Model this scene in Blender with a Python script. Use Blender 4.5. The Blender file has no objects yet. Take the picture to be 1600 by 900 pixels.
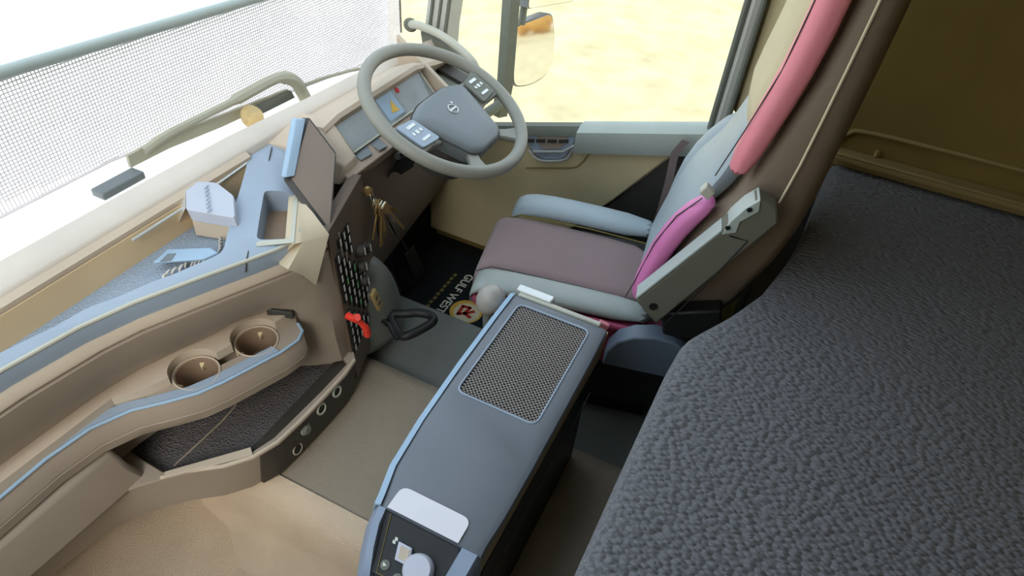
import bpy, bmesh, math, random
from mathutils import Vector, Matrix
random.seed(7)
D = bpy.data
C = bpy.context.scene.collection
PI = math.pi

# ------------------------------------------------------------------ camera, sky, sun, exposure
cam = D.cameras.new('camera'); camo = D.objects.new('camera', cam); C.objects.link(camo)
cam.sensor_width = 36; cam.lens = 1030.093/1600*36; cam.shift_x = -0.005; cam.clip_start = 0.02; cam.clip_end = 500
camo.matrix_world = Matrix(((0.432258, 0.573645, -0.695762, 0.0),
                            (-0.898551, 0.338935, -0.278800, 0.0),
                            (0.075886, 0.745691, 0.661956, 1.65), (0, 0, 0, 1)))
bpy.context.scene.camera = camo
W = D.worlds.new('sky'); bpy.context.scene.world = W; W.use_nodes = True
wn = W.node_tree.nodes; wl = W.node_tree.links
bg = wn['Background']; bg.inputs['Strength'].default_value = 2.2
tc = wn.new('ShaderNodeTexCoord'); sx = wn.new('ShaderNodeSeparateXYZ'); cr = wn.new('ShaderNodeValToRGB')
wl.new(tc.outputs['Generated'], sx.inputs[0]); wl.new(sx.outputs['Z'], cr.inputs[0]); wl.new(cr.outputs[0], bg.inputs[0])
cr.color_ramp.elements[0].position = 0.0; cr.color_ramp.elements[0].color = (1.0, 0.97, 0.92, 1)
cr.color_ramp.elements[1].position = 0.55; cr.color_ramp.elements[1].color = (0.72, 0.86, 1.0, 1)
vs = bpy.context.scene.view_settings
bpy.context.scene.display_settings.display_device = 'sRGB'
vs.view_transform = 'Standard'; vs.look = 'None'; vs.gamma = 1; vs.use_curve_mapping = False
vs.exposure = 0.0
sun = D.lights.new('sun', 'SUN'); sun.energy = 1.8; sun.angle = math.radians(25); sun.color = (1, .93, .82)
suno = D.objects.new('sun', sun); C.objects.link(suno)
suno.rotation_euler = Vector((.72, .30, -.60)).to_track_quat('-Z', 'Y').to_euler()

# ------------------------------------------------------------------ materials
def hexc(c):
    return tuple(((v/255/12.92) if v/255 <= .04045 else ((v/255+.055)/1.055)**2.4) for v in c) + (1,)
def mat(name, rgb, rough=.6, spec=.4, bump=0.0, scale=200, var=.06, metal=0, vscale=8, kind='noise', alpha=1, sheen=0, emit=None, coat=0):
    m = D.materials.new(name); m.use_nodes = True
    nt = m.node_tree; n = nt.nodes; l = nt.links; p = n['Principled BSDF']
    base = hexc(rgb)
    p.inputs['Roughness'].default_value = rough; p.inputs['Specular IOR Level'].default_value = spec
    p.inputs['Metallic'].default_value = metal; p.inputs['Sheen Weight'].default_value = sheen
    p.inputs['Coat Weight'].default_value = coat
    t = n.new('ShaderNodeTexCoord')
    nz = n.new('ShaderNodeTexNoise'); nz.inputs['Scale'].default_value = vscale; nz.inputs['Detail'].default_value = 4
    l.new(t.outputs['Object'], nz.inputs['Vector'])
    mx = n.new('ShaderNodeMix'); mx.data_type = 'RGBA'
    mx.inputs[6].default_value = tuple(min(1, c*(1-var*2)) for c in base[:3]) + (1,)
    mx.inputs[7].default_value = tuple(min(1, c*(1+var*2)) for c in base[:3]) + (1,)
    l.new(nz.outputs['Fac'], mx.inputs[0]); l.new(mx.outputs[2], p.inputs['Base Color'])
    if bump:
        if kind == 'voronoi':
            b = n.new('ShaderNodeTexVoronoi'); b.inputs['Scale'].default_value = scale; out = b.outputs['Distance']
        else:
            b = n.new('ShaderNodeTexNoise'); b.inputs['Scale'].default_value = scale; b.inputs['Detail'].default_value = 2; out = b.outputs['Fac']
        l.new(t.outputs['Object'], b.inputs['Vector'])
        bp = n.new('ShaderNodeBump'); bp.inputs['Strength'].default_value = bump; bp.inputs['Distance'].default_value = .004
        l.new(out, bp.inputs['Height']); l.new(bp.outputs[0], p.inputs['Normal'])
    return m
M = dict(
    dash_top=mat('sky_tinted_dash_plastic', (150, 165, 182), .42, .5, .15, 900),  # grey plastic with the blue of the sky put into its colour
    cowl=mat('pale_pad_plastic', (205, 198, 188), .5, .5, .1, 700),
    taupe=mat('taupe_plastic', (192, 177, 158), .5, .4, .15, 900),
    taupe_dark=mat('dark_taupe_plastic', (156, 142, 127), .55, .35, .15, 900),
    brown=mat('brown_recess_plastic', (140, 118, 98), .6, .3),
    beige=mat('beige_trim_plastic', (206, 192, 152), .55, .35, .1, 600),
    dark=mat('dark_plastic', (62, 60, 56), .5, .4, .2, 900),
    black=mat('black_plastic', (26, 27, 27), .45, .4),
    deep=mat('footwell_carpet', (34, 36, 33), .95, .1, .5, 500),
    wheel=mat('grey_wheel_leather', (138, 138, 128), .42, .5, .2, 1200),
    pad=mat('slate_pad_plastic', (112, 120, 124), .4, .5, .1, 1200),
    silver=mat('silver_plastic', (205, 208, 205), .3, .6, metal=.4),
    chrome=mat('polished_metal', (225, 225, 218), .15, .6, metal=1),
    brass=mat('brass_key_metal', (190, 160, 105), .35, .5, metal=.8),
    screen=mat('glossy_screen', (122, 130, 130), .12, .6, var=.2, vscale=14),
    floor=mat('grey_floor_vinyl', (148, 137, 120), .7, .3, .5, 260, var=.12, vscale=3),
    carpet=mat('beige_floor_carpet', (210, 190, 166), .95, .1, .8, 320, var=.08),
    lever=mat('black_rubber', (30, 31, 30), .5, .4),
    red=mat('red_plastic', (235, 62, 45), .4, .5),
    white=mat('white_sticker', (226, 224, 230), .5, .4),
    knob=mat('frosted_clear_knob', (190, 192, 205), .3, .6),
    cons=mat('slate_console_plastic', (104, 110, 117), .42, .5, .12, 900, var=.1, vscale=6),
    cons_edge=mat('pale_blue_and_sky_sheen', (150, 176, 198), .4, .5, .1, 900),  # plain pale blue on some parts, painted sky sheen on the edges
    cons_side=mat('olive_console_side', (184, 166, 130), .6, .3, .1, 600),
    grille=mat('console_net_insert', (140, 132, 126), .6, .4),
    grille_hole=mat('net_backing', (44, 44, 46), .8, .2),
    seat_fab=mat('mauve_seat_cloth', (142, 122, 122), .9, .15, .5, 900, sheen=.2),
    leather=mat('grey_seat_leather', (150, 158, 154), .38, .55, .25, 700),
    leather_blue=mat('sky_sheen_seat_leather', (146, 160, 167), .4, .5, .25, 700),  # grey leather, the bluish sheen put into its base colour
    pink=mat('rose_piping_leather', (226, 138, 150), .45, .45, .2, 700),
    magenta=mat('magenta_piping_leather', (206, 118, 172), .42, .5, .2, 700),
    wine=mat('wine_red_seat_skirt', (138, 58, 80), .5, .4, .2, 500),
    seat_side=mat('brown_seat_side_leather', (126, 112, 96), .55, .35, .3, 600),
    thread=mat('cream_stitching', (225, 215, 185), .8, .2),
    arm=mat('armrest_plastic', (104, 104, 92), .5, .4, .15, 900),
    arm_edge=mat('pale_armrest_edge', (170, 180, 176), .4, .5),
    bstripe=mat('cream_seat_cloth', (206, 194, 158), .9, .15, .5, 800, sheen=.2),
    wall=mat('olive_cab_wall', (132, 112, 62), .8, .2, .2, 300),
    pillar=mat('grey_pillar_trim', (190, 192, 184), .55, .4),
    rubber=mat('rubber_seal', (112, 116, 106), .7, .3),
    ledge=mat('tan_ledge_plastic', (150, 130, 84), .6, .3),
    ground=mat('dry_grass_ground', (212, 195, 152), .95, .1, 1.0, 12, var=.2, vscale=3.2),
    concrete=mat('pale_concrete', (240, 236, 228), .95, .1, .3, 20, var=.03),
    truckwhite=mat('white_paint', (238, 234, 228), .4, .5),
    wiper=mat('hazy_wiper_rubber', (182, 178, 158), .5, .4),  # haze over the wipers is put into this pale colour
    mesh=mat('mesh_wire', (238, 231, 234), .6, .4),
    amber=mat('amber_cap', (218, 190, 134), .4, .5),
    mirror=mat('mirror_glass', (235, 235, 235), .04, 1, metal=1, var=0),
    paper=mat('grey_box_plastic', (178, 184, 196), .5, .4),
    cable=mat('grey_cable', (172, 168, 160), .6, .3),
    mark=mat('white_marking', (222, 222, 212), .6, .3),
    green=mat('green_marking', (120, 190, 130), .6, .3),
    yellow=mat('yellow_print', (222, 180, 82), .6, .3),
    redprint=mat('red_print', (190, 48, 42), .6, .3),
    gold=mat('dull_gold_print', (120, 110, 62), .6, .3),
    tree=mat('dry_foliage', (226, 180, 112), .9, .1, .6, 3, var=.2),
    traymat=mat('dotted_tray_mat', (146, 160, 176), .5, .4, .6, 260, kind='voronoi'),
    shelfmat=mat('dotted_shelf_mat', (92, 88, 88), .7, .3, .8, 240, kind='voronoi'),
    screen_brown=mat('dim_brown_screen', (116, 100, 86), .25, .5, var=.05),
    dark_grey=mat('grey_cover_plastic', (106, 109, 104), .5, .4, .1, 700),
    knob_grey=mat('grey_knob_plastic', (158, 154, 146), .35, .5),
    matblack=mat('black_mat_rubber', (22, 28, 32), .7, .2, .3, 500),
    cons_edge_dark=mat('console_end_plastic', (136, 150, 170), .45, .5, .1, 800),
    leather_blue_dark=mat('slate_cover_plastic', (96, 108, 122), .45, .4),
    panel_brown=mat('brown_panel_plastic', (100, 86, 74), .5, .35, .1, 700),
    strapm=mat('belt_webbing', (112, 100, 98), .8, .2),
    tan=mat('warm_lit_recess_plastic', (214, 188, 148), .6, .3),
    cornerm=mat('warm_grey_corner_trim', (194, 180, 154), .55, .35, .1, 600),
    railm=mat('grey_door_rail', (168, 176, 168), .5, .4, .1, 600),
    fasc=mat('shaded_fascia_plastic', (56, 52, 46), .5, .4, .1, 700),
    wine_light=mat('rose_red_piping', (158, 66, 96), .45, .4),
    handle=mat('grey_handle', (180, 180, 166), .45, .5),
)
def fabric():
    m = D.materials.new('quilted_mattress_cloth'); m.use_nodes = True
    nt = m.node_tree; n = nt.nodes; l = nt.links; p = n['Principled BSDF']
    p.inputs['Roughness'].default_value = .8; p.inputs['Specular IOR Level'].default_value = .25
    p.inputs['Sheen Weight'].default_value = .12
    t = n.new('ShaderNodeTexCoord'); nz = n.new('ShaderNodeTexNoise'); nz.inputs['Scale'].default_value = 500
    l.new(t.outputs['Object'], nz.inputs['Vector'])
    rp = n.new('ShaderNodeValToRGB'); l.new(nz.outputs['Fac'], rp.inputs[0])
    rp.color_ramp.elements[0].position = .3; rp.color_ramp.elements[0].color = hexc((96, 97, 100))
    rp.color_ramp.elements[1].position = .7; rp.color_ramp.elements[1].color = hexc((116, 118, 122))
    l.new(rp.outputs[0], p.inputs['Base Color'])
    vo = n.new('ShaderNodeTexVoronoi'); vo.inputs['Scale'].default_value = 150; vo.feature = 'SMOOTH_F1'; vo.inputs['Smoothness'].default_value = .35
    mp = n.new('ShaderNodeMapping'); mp.inputs['Scale'].default_value = (1, .55, 1); mp.inputs['Rotation'].default_value = (0, 0, .5)
    l.new(t.outputs['Object'], mp.inputs[0]); l.new(mp.outputs[0], vo.inputs['Vector'])
    b = n.new('ShaderNodeBump'); b.inputs['Strength'].default_value = .85; b.inputs['Distance'].default_value = .009
    b.invert = True
    l.new(vo.outputs['Distance'], b.inputs['Height']); l.new(b.outputs[0], p.inputs['Normal'])
    return m
M['mattress'] = fabric()
def glass():
    m = D.materials.new('clear_glass'); m.use_nodes = True
    n = m.node_tree.nodes; l = m.node_tree.links
    o = n['Material Output']; n.remove(n['Principled BSDF'])
    tr = n.new('ShaderNodeBsdfTransparent'); tr.inputs[0].default_value = (.97, .98, .98, 1)
    gl = n.new('ShaderNodeBsdfGlossy'); gl.inputs['Roughness'].default_value = .02
    fr = n.new('ShaderNodeFresnel'); fr.inputs[0].default_value = 1.45
    ge = n.new('ShaderNodeNewGeometry'); ml = n.new('ShaderNodeMath'); ml.operation = 'MULTIPLY'
    iv = n.new('ShaderNodeMath'); iv.operation = 'SUBTRACT'; iv.inputs[0].default_value = 1
    l.new(ge.outputs['Backfacing'], iv.inputs[1]); l.new(fr.outputs[0], ml.inputs[0]); l.new(iv.outputs[0], ml.inputs[1])
    mx = n.new('ShaderNodeMixShader'); l.new(ml.outputs[0], mx.inputs[0]); l.new(tr.outputs[0], mx.inputs[1]); l.new(gl.outputs[0], mx.inputs[2])
    l.new(mx.outputs[0], o.inputs[0])
    return m
M['glass'] = glass()

# ------------------------------------------------------------------ helpers
def V(p): return Vector(p)
class MB:
    def __init__(s): s.v = []; s.f = []; s.mi = []; s.cur = 0
    def face(s, idx): s.f.append(tuple(idx)); s.mi.append(s.cur)
    def add(s, vs, fs):
        o = len(s.v); s.v += [tuple(v) for v in vs]
        for f in fs: s.face([i+o for i in f])
        return s
    def mat(s, i): s.cur = i; return s
    def box(s, lo, hi):
        (a, b, c), (d, e, f) = lo, hi
        vs = [(a,b,c),(d,b,c),(d,e,c),(a,e,c),(a,b,f),(d,b,f),(d,e,f),(a,e,f)]
        return s.add(vs, [(3,2,1,0),(4,5,6,7),(0,1,5,4),(1,2,6,5),(2,3,7,6),(3,0,4,7)])
    def obox(s, c, ax, ay, az):     # centre and three half-axis vectors
        c, ax, ay, az = V(c), V(ax), V(ay), V(az)
        vs = [c-ax-ay-az, c+ax-ay-az, c+ax+ay-az, c-ax+ay-az, c-ax-ay+az, c+ax-ay+az, c+ax+ay+az, c-ax+ay+az]
        return s.add(vs, [(3,2,1,0),(4,5,6,7),(0,1,5,4),(1,2,6,5),(2,3,7,6),(3,0,4,7)])
    def slab(s, poly, vec):
        poly = [V(p) for p in poly]; vec = V(vec); n = len(poly)
        vs = poly + [p+vec for p in poly]
        return s.add(vs, [tuple(range(n))[::-1], tuple(range(n, 2*n))] + [(i, (i+1) % n, n+(i+1) % n, n+i) for i in range(n)])
    def loft(s, rings, caps=True, closed=True):
        n = len(rings[0]); vs = [p for r in rings for p in r]; fs = []
        for k in range(len(rings)-1):
            for i in range(n if closed else n-1):
                j = (i+1) % n
                fs.append((k*n+i, k*n+j, (k+1)*n+j, (k+1)*n+i))
        if caps: fs += [tuple(range(n))[::-1], tuple(range((len(rings)-1)*n, len(rings)*n))]
        return s.add(vs, fs)
    def tube(s, path, r, n=10, closed=False, flat=1.0):
        path = [V(p) for p in path]; m = len(path); rings = []; up = None
        for i, p in enumerate(path):
            a = path[(i-1) % m] if (closed or i > 0) else p
            b = path[(i+1) % m] if (closed or i < m-1) else p
            t = (b-a).normalized()
            if up is None: up = t.orthogonal().normalized()
            up = (up - t*up.dot(t)).normalized(); w = t.cross(up)
            rr = r[i] if isinstance(r, (list, tuple)) else r
            rings.append([p + up*rr*math.cos(2*PI*k/n) + w*rr*flat*math.sin(2*PI*k/n) for k in range(n)])
        if closed:
            o = len(s.v); s.v += [tuple(q) for rg in rings for q in rg]
            for k in range(m):
                # best twist offset on the closing ring
                off = 0
                if k == m-1:
                    off = min(range(n), key=lambda h: (rings[k][0]-rings[0][h]).length)
                for i in range(n):
                    j = (i+1) % n; k2 = (k+1) % m
                    s.face((o+k*n+i, o+k*n+j, o+k2*n+(j+off) % n, o+k2*n+(i+off) % n))
            return s
        return s.loft(rings)
    def lathe(s, prof, c=(0,0,0), axis=(0,0,1), n=28):   # prof: (radius, height)
        c = V(c); q = V(axis).normalized(); a = q.orthogonal().normalized(); b = q.cross(a)
        return s.loft([[c + q*h + (a*math.cos(2*PI*k/n) + b*math.sin(2*PI*k/n))*r for k in range(n)] for r, h in prof])
    def ring(s, R, r, c=(0,0,0), axis=(0,0,1), n=32, m=8):
        c = V(c); q = V(axis).normalized(); a = q.orthogonal().normalized(); b = q.cross(a)
        return s.tube([c + (a*math.cos(2*PI*k/n) + b*math.sin(2*PI*k/n))*R for k in range(n)], r, m, closed=True)
    def build(s, name, mats, parent=None, bevel=0, seg=2, smooth=35, sub=0, local=False, kind=None, org=None):
        me = D.meshes.new(name)
        o = D.objects.new(name, me); C.objects.link(o)
        if parent is not None:
            o.parent = parent
            off = V((0,0,0)) if local else V(ORG[parent.name])
            ORG[o.name] = tuple(off)
        else:
            xs = [v[0] for v in s.v]; ys = [v[1] for v in s.v]; zs = [v[2] for v in s.v]
            off = V(org) if org else V(((min(xs)+max(xs))/2, (min(ys)+max(ys))/2, min(zs)))
            o.location = off; ORG[o.name] = tuple(off)
        me.from_pydata([tuple(V(v)-off) for v in s.v], [], s.f)
        if not isinstance(mats, (list, tuple)): mats = [mats]
        for m in mats: me.materials.append(M[m])
        me.polygons.foreach_set('material_index', s.mi)
        bm = bmesh.new(); bm.from_mesh(me)
        bmesh.ops.recalc_face_normals(bm, faces=bm.faces); bm.to_mesh(me); bm.free()
        if smooth:
            me.shade_smooth(); me.set_sharp_from_angle(angle=math.radians(smooth))
        if bevel:
            b = o.modifiers.new('bevel', 'BEVEL'); b.width = bevel; b.segments = seg; b.limit_method = 'ANGLE'; b.angle_limit = math.radians(30)
            b.harden_normals = False
            me.shade_smooth()
            me.set_sharp_from_angle(angle=math.radians(60))
        if sub:
            b = o.modifiers.new('sub', 'SUBSURF'); b.levels = sub; b.render_levels = sub
            me.shade_smooth()
        if kind: o['kind'] = kind
        return o
ORG = {}
def thing(name, label=None, cat=None, loc=(0,0,0), rot=(0,0,0), group=None, kind=None):
    o = D.objects.new(name, None); C.objects.link(o); o.location = loc; o.rotation_euler = rot
    o.empty_display_size = .05; ORG[o.name] = tuple(loc)
    return tag(o, label, cat, group, kind)
def tag(o, label=None, cat=None, group=None, kind=None):
    if label: o['label'] = label
    if cat: o['category'] = cat
    if group: o['group'] = group
    if kind: o['kind'] = kind
    return o
def part_of(o, parent):
    """sub-part placed in the same frame as its part"""
    return o
def cut(o, cutters, seg=None):
    """carve recesses into o; the cutter meshes are removed again"""
    cs = []
    for c in cutters:
        me = D.meshes.new('cut'); off = V(ORG[o.name])
        me.from_pydata([tuple(V(v)-off) for v in c.v], [], c.f)
        bm = bmesh.new(); bm.from_mesh(me); bmesh.ops.recalc_face_normals(bm, faces=bm.faces); bm.to_mesh(me); bm.free()
        co = D.objects.new('cut', me); C.objects.link(co); cs.append(co)
        co.parent = o.parent
        if o.parent is None: co.location = o.location
        b = o.modifiers.new('b', 'BOOLEAN'); b.operation = 'DIFFERENCE'; b.object = co; b.solver = 'EXACT'
    bpy.context.view_layer.update()
    dg = bpy.context.evaluated_depsgraph_get()
    new = D.meshes.new_from_object(o.evaluated_get(dg))
    old = o.data; o.modifiers.clear(); o.data = new
    for co in cs: D.objects.remove(co)
    new.shade_smooth(); new.set_sharp_from_angle(angle=math.radians(35))
    return o
def copy_part(o, parent, loc=None):
    c = o.copy(); C.objects.link(c); c.parent = parent
    if loc is not None: c.location = loc
    return c
def spline(pts, n=6, closed=False):
    P = [V(p) for p in pts]; out = []; m = len(P)
    rng = m if closed else m-1
    for i in range(rng):
        p0 = P[(i-1) % m] if closed or i > 0 else P[i]
        p1 = P[i]; p2 = P[(i+1) % m]
        p3 = P[(i+2) % m] if closed or i < m-2 else P[i+1]
        for k in range(n):
            t = k/n
            out.append(.5*((2*p1)+(-p0+p2)*t+(2*p0-5*p1+4*p2-p3)*t*t+(-p0+3*p1-3*p2+p3)*t**3))
    if not closed: out.append(P[-1])
    return out
def roundpoly(pts, r, seg=4):
    P = [V(p) for p in pts]; out = []; m = len(P)
    for i in range(m):
        a, b, c = P[i-1], P[i], P[(i+1) % m]
        d = min(r, (a-b).length*.45, (c-b).length*.45)
        s, e = b+(a-b).normalized()*d, b+(c-b).normalized()*d
        for k in range(seg+1):
            t = k/seg; out.append((1-t)**2*s + 2*t*(1-t)*b + t*t*e)
    return out
def text_mesh(name, s, size, m, loc, rot, parent=None, ext=.0006):
    cu = D.curves.new(name, 'FONT'); cu.body = s; cu.size = size; cu.extrude = ext; cu.align_x = 'LEFT'; cu.offset = size*.012
    t = D.objects.new(name, cu); C.objects.link(t)
    bpy.context.view_layer.update()
    me = D.meshes.new_from_object(t.evaluated_get(bpy.context.evaluated_depsgraph_get()))
    D.objects.remove(t)
    me.materials.clear(); me.materials.append(M[m])
    o = D.objects.new(name, me); C.objects.link(o)
    o.location = V(loc) - (V(ORG[parent.name]) if parent else V((0,0,0))); o.rotation_euler = rot
    if parent: o.parent = parent
    ORG[o.name] = tuple(loc)
    return o

# ================================================================== THE SETTING
# ground outside
g = MB(); g.box((-40, -40, -1.5), (60, 60, -1.3)); tag(g.build('ground', 'ground'), kind='structure')
g = MB(); g.slab([(-12, 1.8, -1.298), (2.4, 1.8, -1.298), (7.6, 5.3, -1.298), (22, 15, -1.298), (-12, 15, -1.298)], (0, 0, .012)); tag(g.build('concrete_pad', 'concrete'), kind='structure')

# cab floor: passenger footwell, tunnel, driver footwell
g = MB()
g.box((-.42, -.8, -.02), (.56, 1.14, .04)); g.build('floor', 'carpet', kind='structure')
t = MB()
yy0, yy1 = -.78, 1.12
prof = [(.44, .04), (.50, .06), (.525, .12), (.535, .205), (.56, .243), (.60, .25), (.965, .25), (1.0, .243), (1.02, .212), (1.05, .205), (1.27, .205), (1.29, .19), (1.30, .04)]
t.loft([[(x, y, z) for x, z in prof] for y in (yy0, .1, .5, .82, yy1)], caps=True)
t.build('floor_tunnel', 'floor', kind='structure', smooth=50)
t = MB(); t.loft([[(x, y, z) for x, z in ((.432, .04), (.492, .062), (.517, .122), (.527, .209), (.553, .248), (.585, .2535), (.586, .251), (.56, .244), (.535, .2), (.52, .04))] for y in (yy0, .1, .5, .82, yy1)]); t.build('floor_tunnel_side', 'carpet', kind='structure', smooth=50)
g = MB(); g.slab(roundpoly([(1.003, -.78, .208), (1.288, -.78, .208), (1.288, 1.0, .208), (1.14, 1.0, .208), (1.003, .86, .208)], .04), (0, 0, .006)); g.build('floor_platform', 'dark_grey', kind='structure', bevel=.003)
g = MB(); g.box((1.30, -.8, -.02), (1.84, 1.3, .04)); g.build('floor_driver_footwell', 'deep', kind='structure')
# passenger toe board: sloping carpet under the dash
g = MB(); g.loft([[(x, .80, .035), (x, .98, .08), (x, 1.10, .20), (x, 1.14, .42), (x, 1.2, .42), (x, 1.2, .0), (x, .80, .0)] for x in (-.40, .52)]); g.build('floor_toe_board', 'carpet', kind='structure', smooth=50)
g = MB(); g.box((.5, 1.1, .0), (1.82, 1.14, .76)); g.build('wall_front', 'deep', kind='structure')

# right side: wall behind the door, b-pillar
g = MB()
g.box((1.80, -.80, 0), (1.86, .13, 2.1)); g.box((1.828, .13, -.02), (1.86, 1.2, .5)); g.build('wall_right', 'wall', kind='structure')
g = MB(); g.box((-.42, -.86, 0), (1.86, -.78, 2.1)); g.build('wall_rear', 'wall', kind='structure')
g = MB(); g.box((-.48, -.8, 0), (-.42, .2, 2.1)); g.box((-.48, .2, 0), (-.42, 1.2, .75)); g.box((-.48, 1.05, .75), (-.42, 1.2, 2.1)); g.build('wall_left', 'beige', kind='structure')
g = MB(); g.box((-.48, -.86, 2.1), (1.86, .35, 2.16)); g.build('ceiling', 'wall', kind='structure')  # unseen partial ceiling, drawn forward to shade the mattress
p = MB()
p.loft([[(1.80, .182, z), (1.765, .176, z), (1.755, .162, z), (1.762, .142, z), (1.80, .136, z)] for z in (.30, 1.0, 2.1)]); pil = p.build('trim_1', 'pillar', kind='structure', smooth=40)
for y in (.180, .142):
    q = MB(); q.tube([(1.762, y, .30), (1.762, y, 2.1)], .0085, 8); q.build('seal', 'rubber', pil)
# panel behind the pillar: olive moulded upper trim
g = MB(); g.loft([[(1.80, .136, z), (1.785, .128, z), (1.772, .09, z), (1.775, -.10, z), (1.80, -.14, z)] for z in (.86, 2.1)]); g.build('trim_2', 'beige', kind='structure', smooth=40)
# ledge and arched storage recess above the mattress on the side wall
g = MB(); g.box((1.742, -.76, .825), (1.80, -.15, .838)); g.box((1.742, -.76, .838), (1.750, -.15, .846)); g.box((1.77, -.76, .80), (1.80, -.15, .825))
g.build('trim_3', 'ledge', kind='structure', bevel=.002)
g = MB(); g.tube(spline([(1.796, -.14, .845), (1.796, -.16, .88), (1.796, -.20, .895), (1.796, -.40, .90), (1.796, -.76, .90)]), .006, 8)
g.tube([(1.796, -.245, .84), (1.796, -.245, .856)], .007, 6); g.build('trim_4', 'ledge', kind='structure')

# ------------------------------------------------------------------ driver's door
door = thing('door_1', kind='structure', loc=(1.80, .60, .10))
XI = 1.775
sill = [(.184, .811), (.571, .697), (.764, .64), (1.06, .56)]
sz = lambda y: .811 - .29*(y-.184)
p = MB(); pan = [(XI, .13, .60), (XI, .20, .62), (XI, .22, .745), (XI, .15, .80), (XI, .15, sz(.15)-.03), (XI, 1.08, sz(1.08)-.03), (XI, 1.10, .10), (XI, .62, .10), (XI, .43, .45), (XI, .40, .49)]
p.slab([(XI, .225, .745), (XI, .20, sz(.2)-.03), (XI, 1.10, sz(1.1)-.03), (XI, 1.10, .10), (XI, .70, .10), (XI, .408, .478)], (.05, 0, 0)); p.build('door_panel', 'beige', door, bevel=.006)
p = MB(); p.slab([(XI+.012, .13, .05), (XI+.012, .70, .05), (XI+.012, .41, .47), (XI+.012, .215, .75), (XI+.012, .13, .80)], (.03, 0, 0)); p.build('rear_panel', 'dark', door, bevel=.004)
# padded rail below the glass
p = MB(); p.loft([[(1.80, y, sz(y)), (1.765, y, sz(y)+.001), (1.738, y, sz(y)-.012), (1.732, y, sz(y)-.05), (1.742, y, sz(y)-.085), (1.80, y, sz(y)-.10)] for y in (.15, .35, .555)]); p.build('padded_rail', 'railm', door, smooth=50)
p = MB(); p.loft([[(1.80, y, sz(y)-.004), (1.772, y, sz(y)-.005), (1.762, y, sz(y)-.02), (1.760, y, sz(y)-.035), (1.80, y, sz(y)-.04)] for y in (.555, .80, 1.09)]); p.build('front_rail', 'rubber', door, smooth=50)
# control recess with pull handle
p = MB(); rp = roundpoly([(1.765,0.731,0.632), (1.765,0.556,0.689), (1.765,0.572,0.620), (1.765,0.594,0.571), (1.765,0.670,0.546), (1.765,0.717,0.574)], .02)
p.slab(rp, (.012, 0, 0)); bz = p.build('control_bezel', 'dash_top', door, bevel=.003)
p = MB(); p.slab(roundpoly([(1.762,0.693,0.629), (1.762,0.584,0.666), (1.762,0.607,0.610), (1.762,0.671,0.587)], .012), (.006, 0, 0)); p.build('pull_recess', 'taupe_dark', bz)
p = MB(); p.tube([(1.755,0.696,0.574), (1.755,0.594,0.606), (1.755,0.562,0.637), (1.755,0.551,0.640)], .0045, 8); p.build('door_handle', 'silver', bz)
p = MB(); p.tube(spline([(1.757,0.713,0.574), (1.757,0.671,0.550), (1.757,0.591,0.576), (1.757,0.568,0.611), (1.757,0.546,0.687)], 5), .004, 8); p.build('bezel_edge', 'silver', bz)
for k in range(4):
    p = MB(); y = .60+k*.038; p.obox((1.761, y, sz(y)-.052), (.003, 0, 0), (0, .015, -.0042), (0, 0, .0055)); p.build('window_switch', 'dark', bz)
p = MB(); p.tube(spline([(1.773,0.722,0.496), (1.773,0.572,0.546), (1.773,0.536,0.574), (1.773,0.498,0.639), (1.773,0.440,0.664)], 6), .003, 6); p.build('moulding_line', 'ledge', door)
# glass and frame of the door window
win = thing('window_1', kind='structure', loc=(1.80, .6, .8))
p = MB(); p.slab([(1.80, .18, sz(.18)), (1.80, 1.02, sz(1.02)), (1.80, 1.0, 1.25), (1.80, .95, 1.9), (1.80, .18, 1.95)], (.004, 0, 0)); p.build('pane', 'glass', win)
p = MB(); p.box((1.785, .15, 1.90), (1.82, 1.0, 1.98)); p.build('window_frame', 'rubber', win)

# a-pillar
p = MB(); p.loft([[(1.74, 1.005+dy, z), (1.735, 1.03+dy, z), (1.74, 1.085+dy, z), (1.80, 1.09+dy, z), (1.80, 1.0+dy, z)] for z, dy in ((.60, .02), (.90, 0), (1.3, -.06), (2.1, -.2))]); ap = p.build('trim_5', 'pillar', kind='structure', smooth=40)
for dy in (.012, .038, .066):
    q = MB(); q.tube([(1.736, 1.0+dy+.008, .84), (1.734, 1.0+dy, .90), (1.734, .94+dy, 1.3), (1.734, .80+dy, 2.1)], .005, 6); q.build('seal', 'rubber', ap)
# windscreen with header
ws = thing('window_2', kind='structure', loc=(.7, 1.13, .86))
p = MB(); p.slab([(-.42, 1.16, .86), (1.76, 1.16, .84), (1.76, 1.02, 1.9), (-.42, 1.02, 1.9)], (0, .004, 0)); p.build('pane', 'glass', ws)
p = MB(); p.box((-.42, .96, 1.88), (1.80, 1.06, 2.0)); p.build('window_header', 'pillar', ws)

# ================================================================== OUTSIDE THE GLASS
# truck front cowl below the windscreen
g = MB(); g.loft([[(x, 1.12, z), (x, 1.28, z-.01), (x, 1.34, .68), (x, 1.12, .68)] for x, z in ((-.45, .815), (.9, .805), (1.3, .775), (1.86, .73))]); g.build('trim_6', 'truckwhite', kind='structure')
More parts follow.
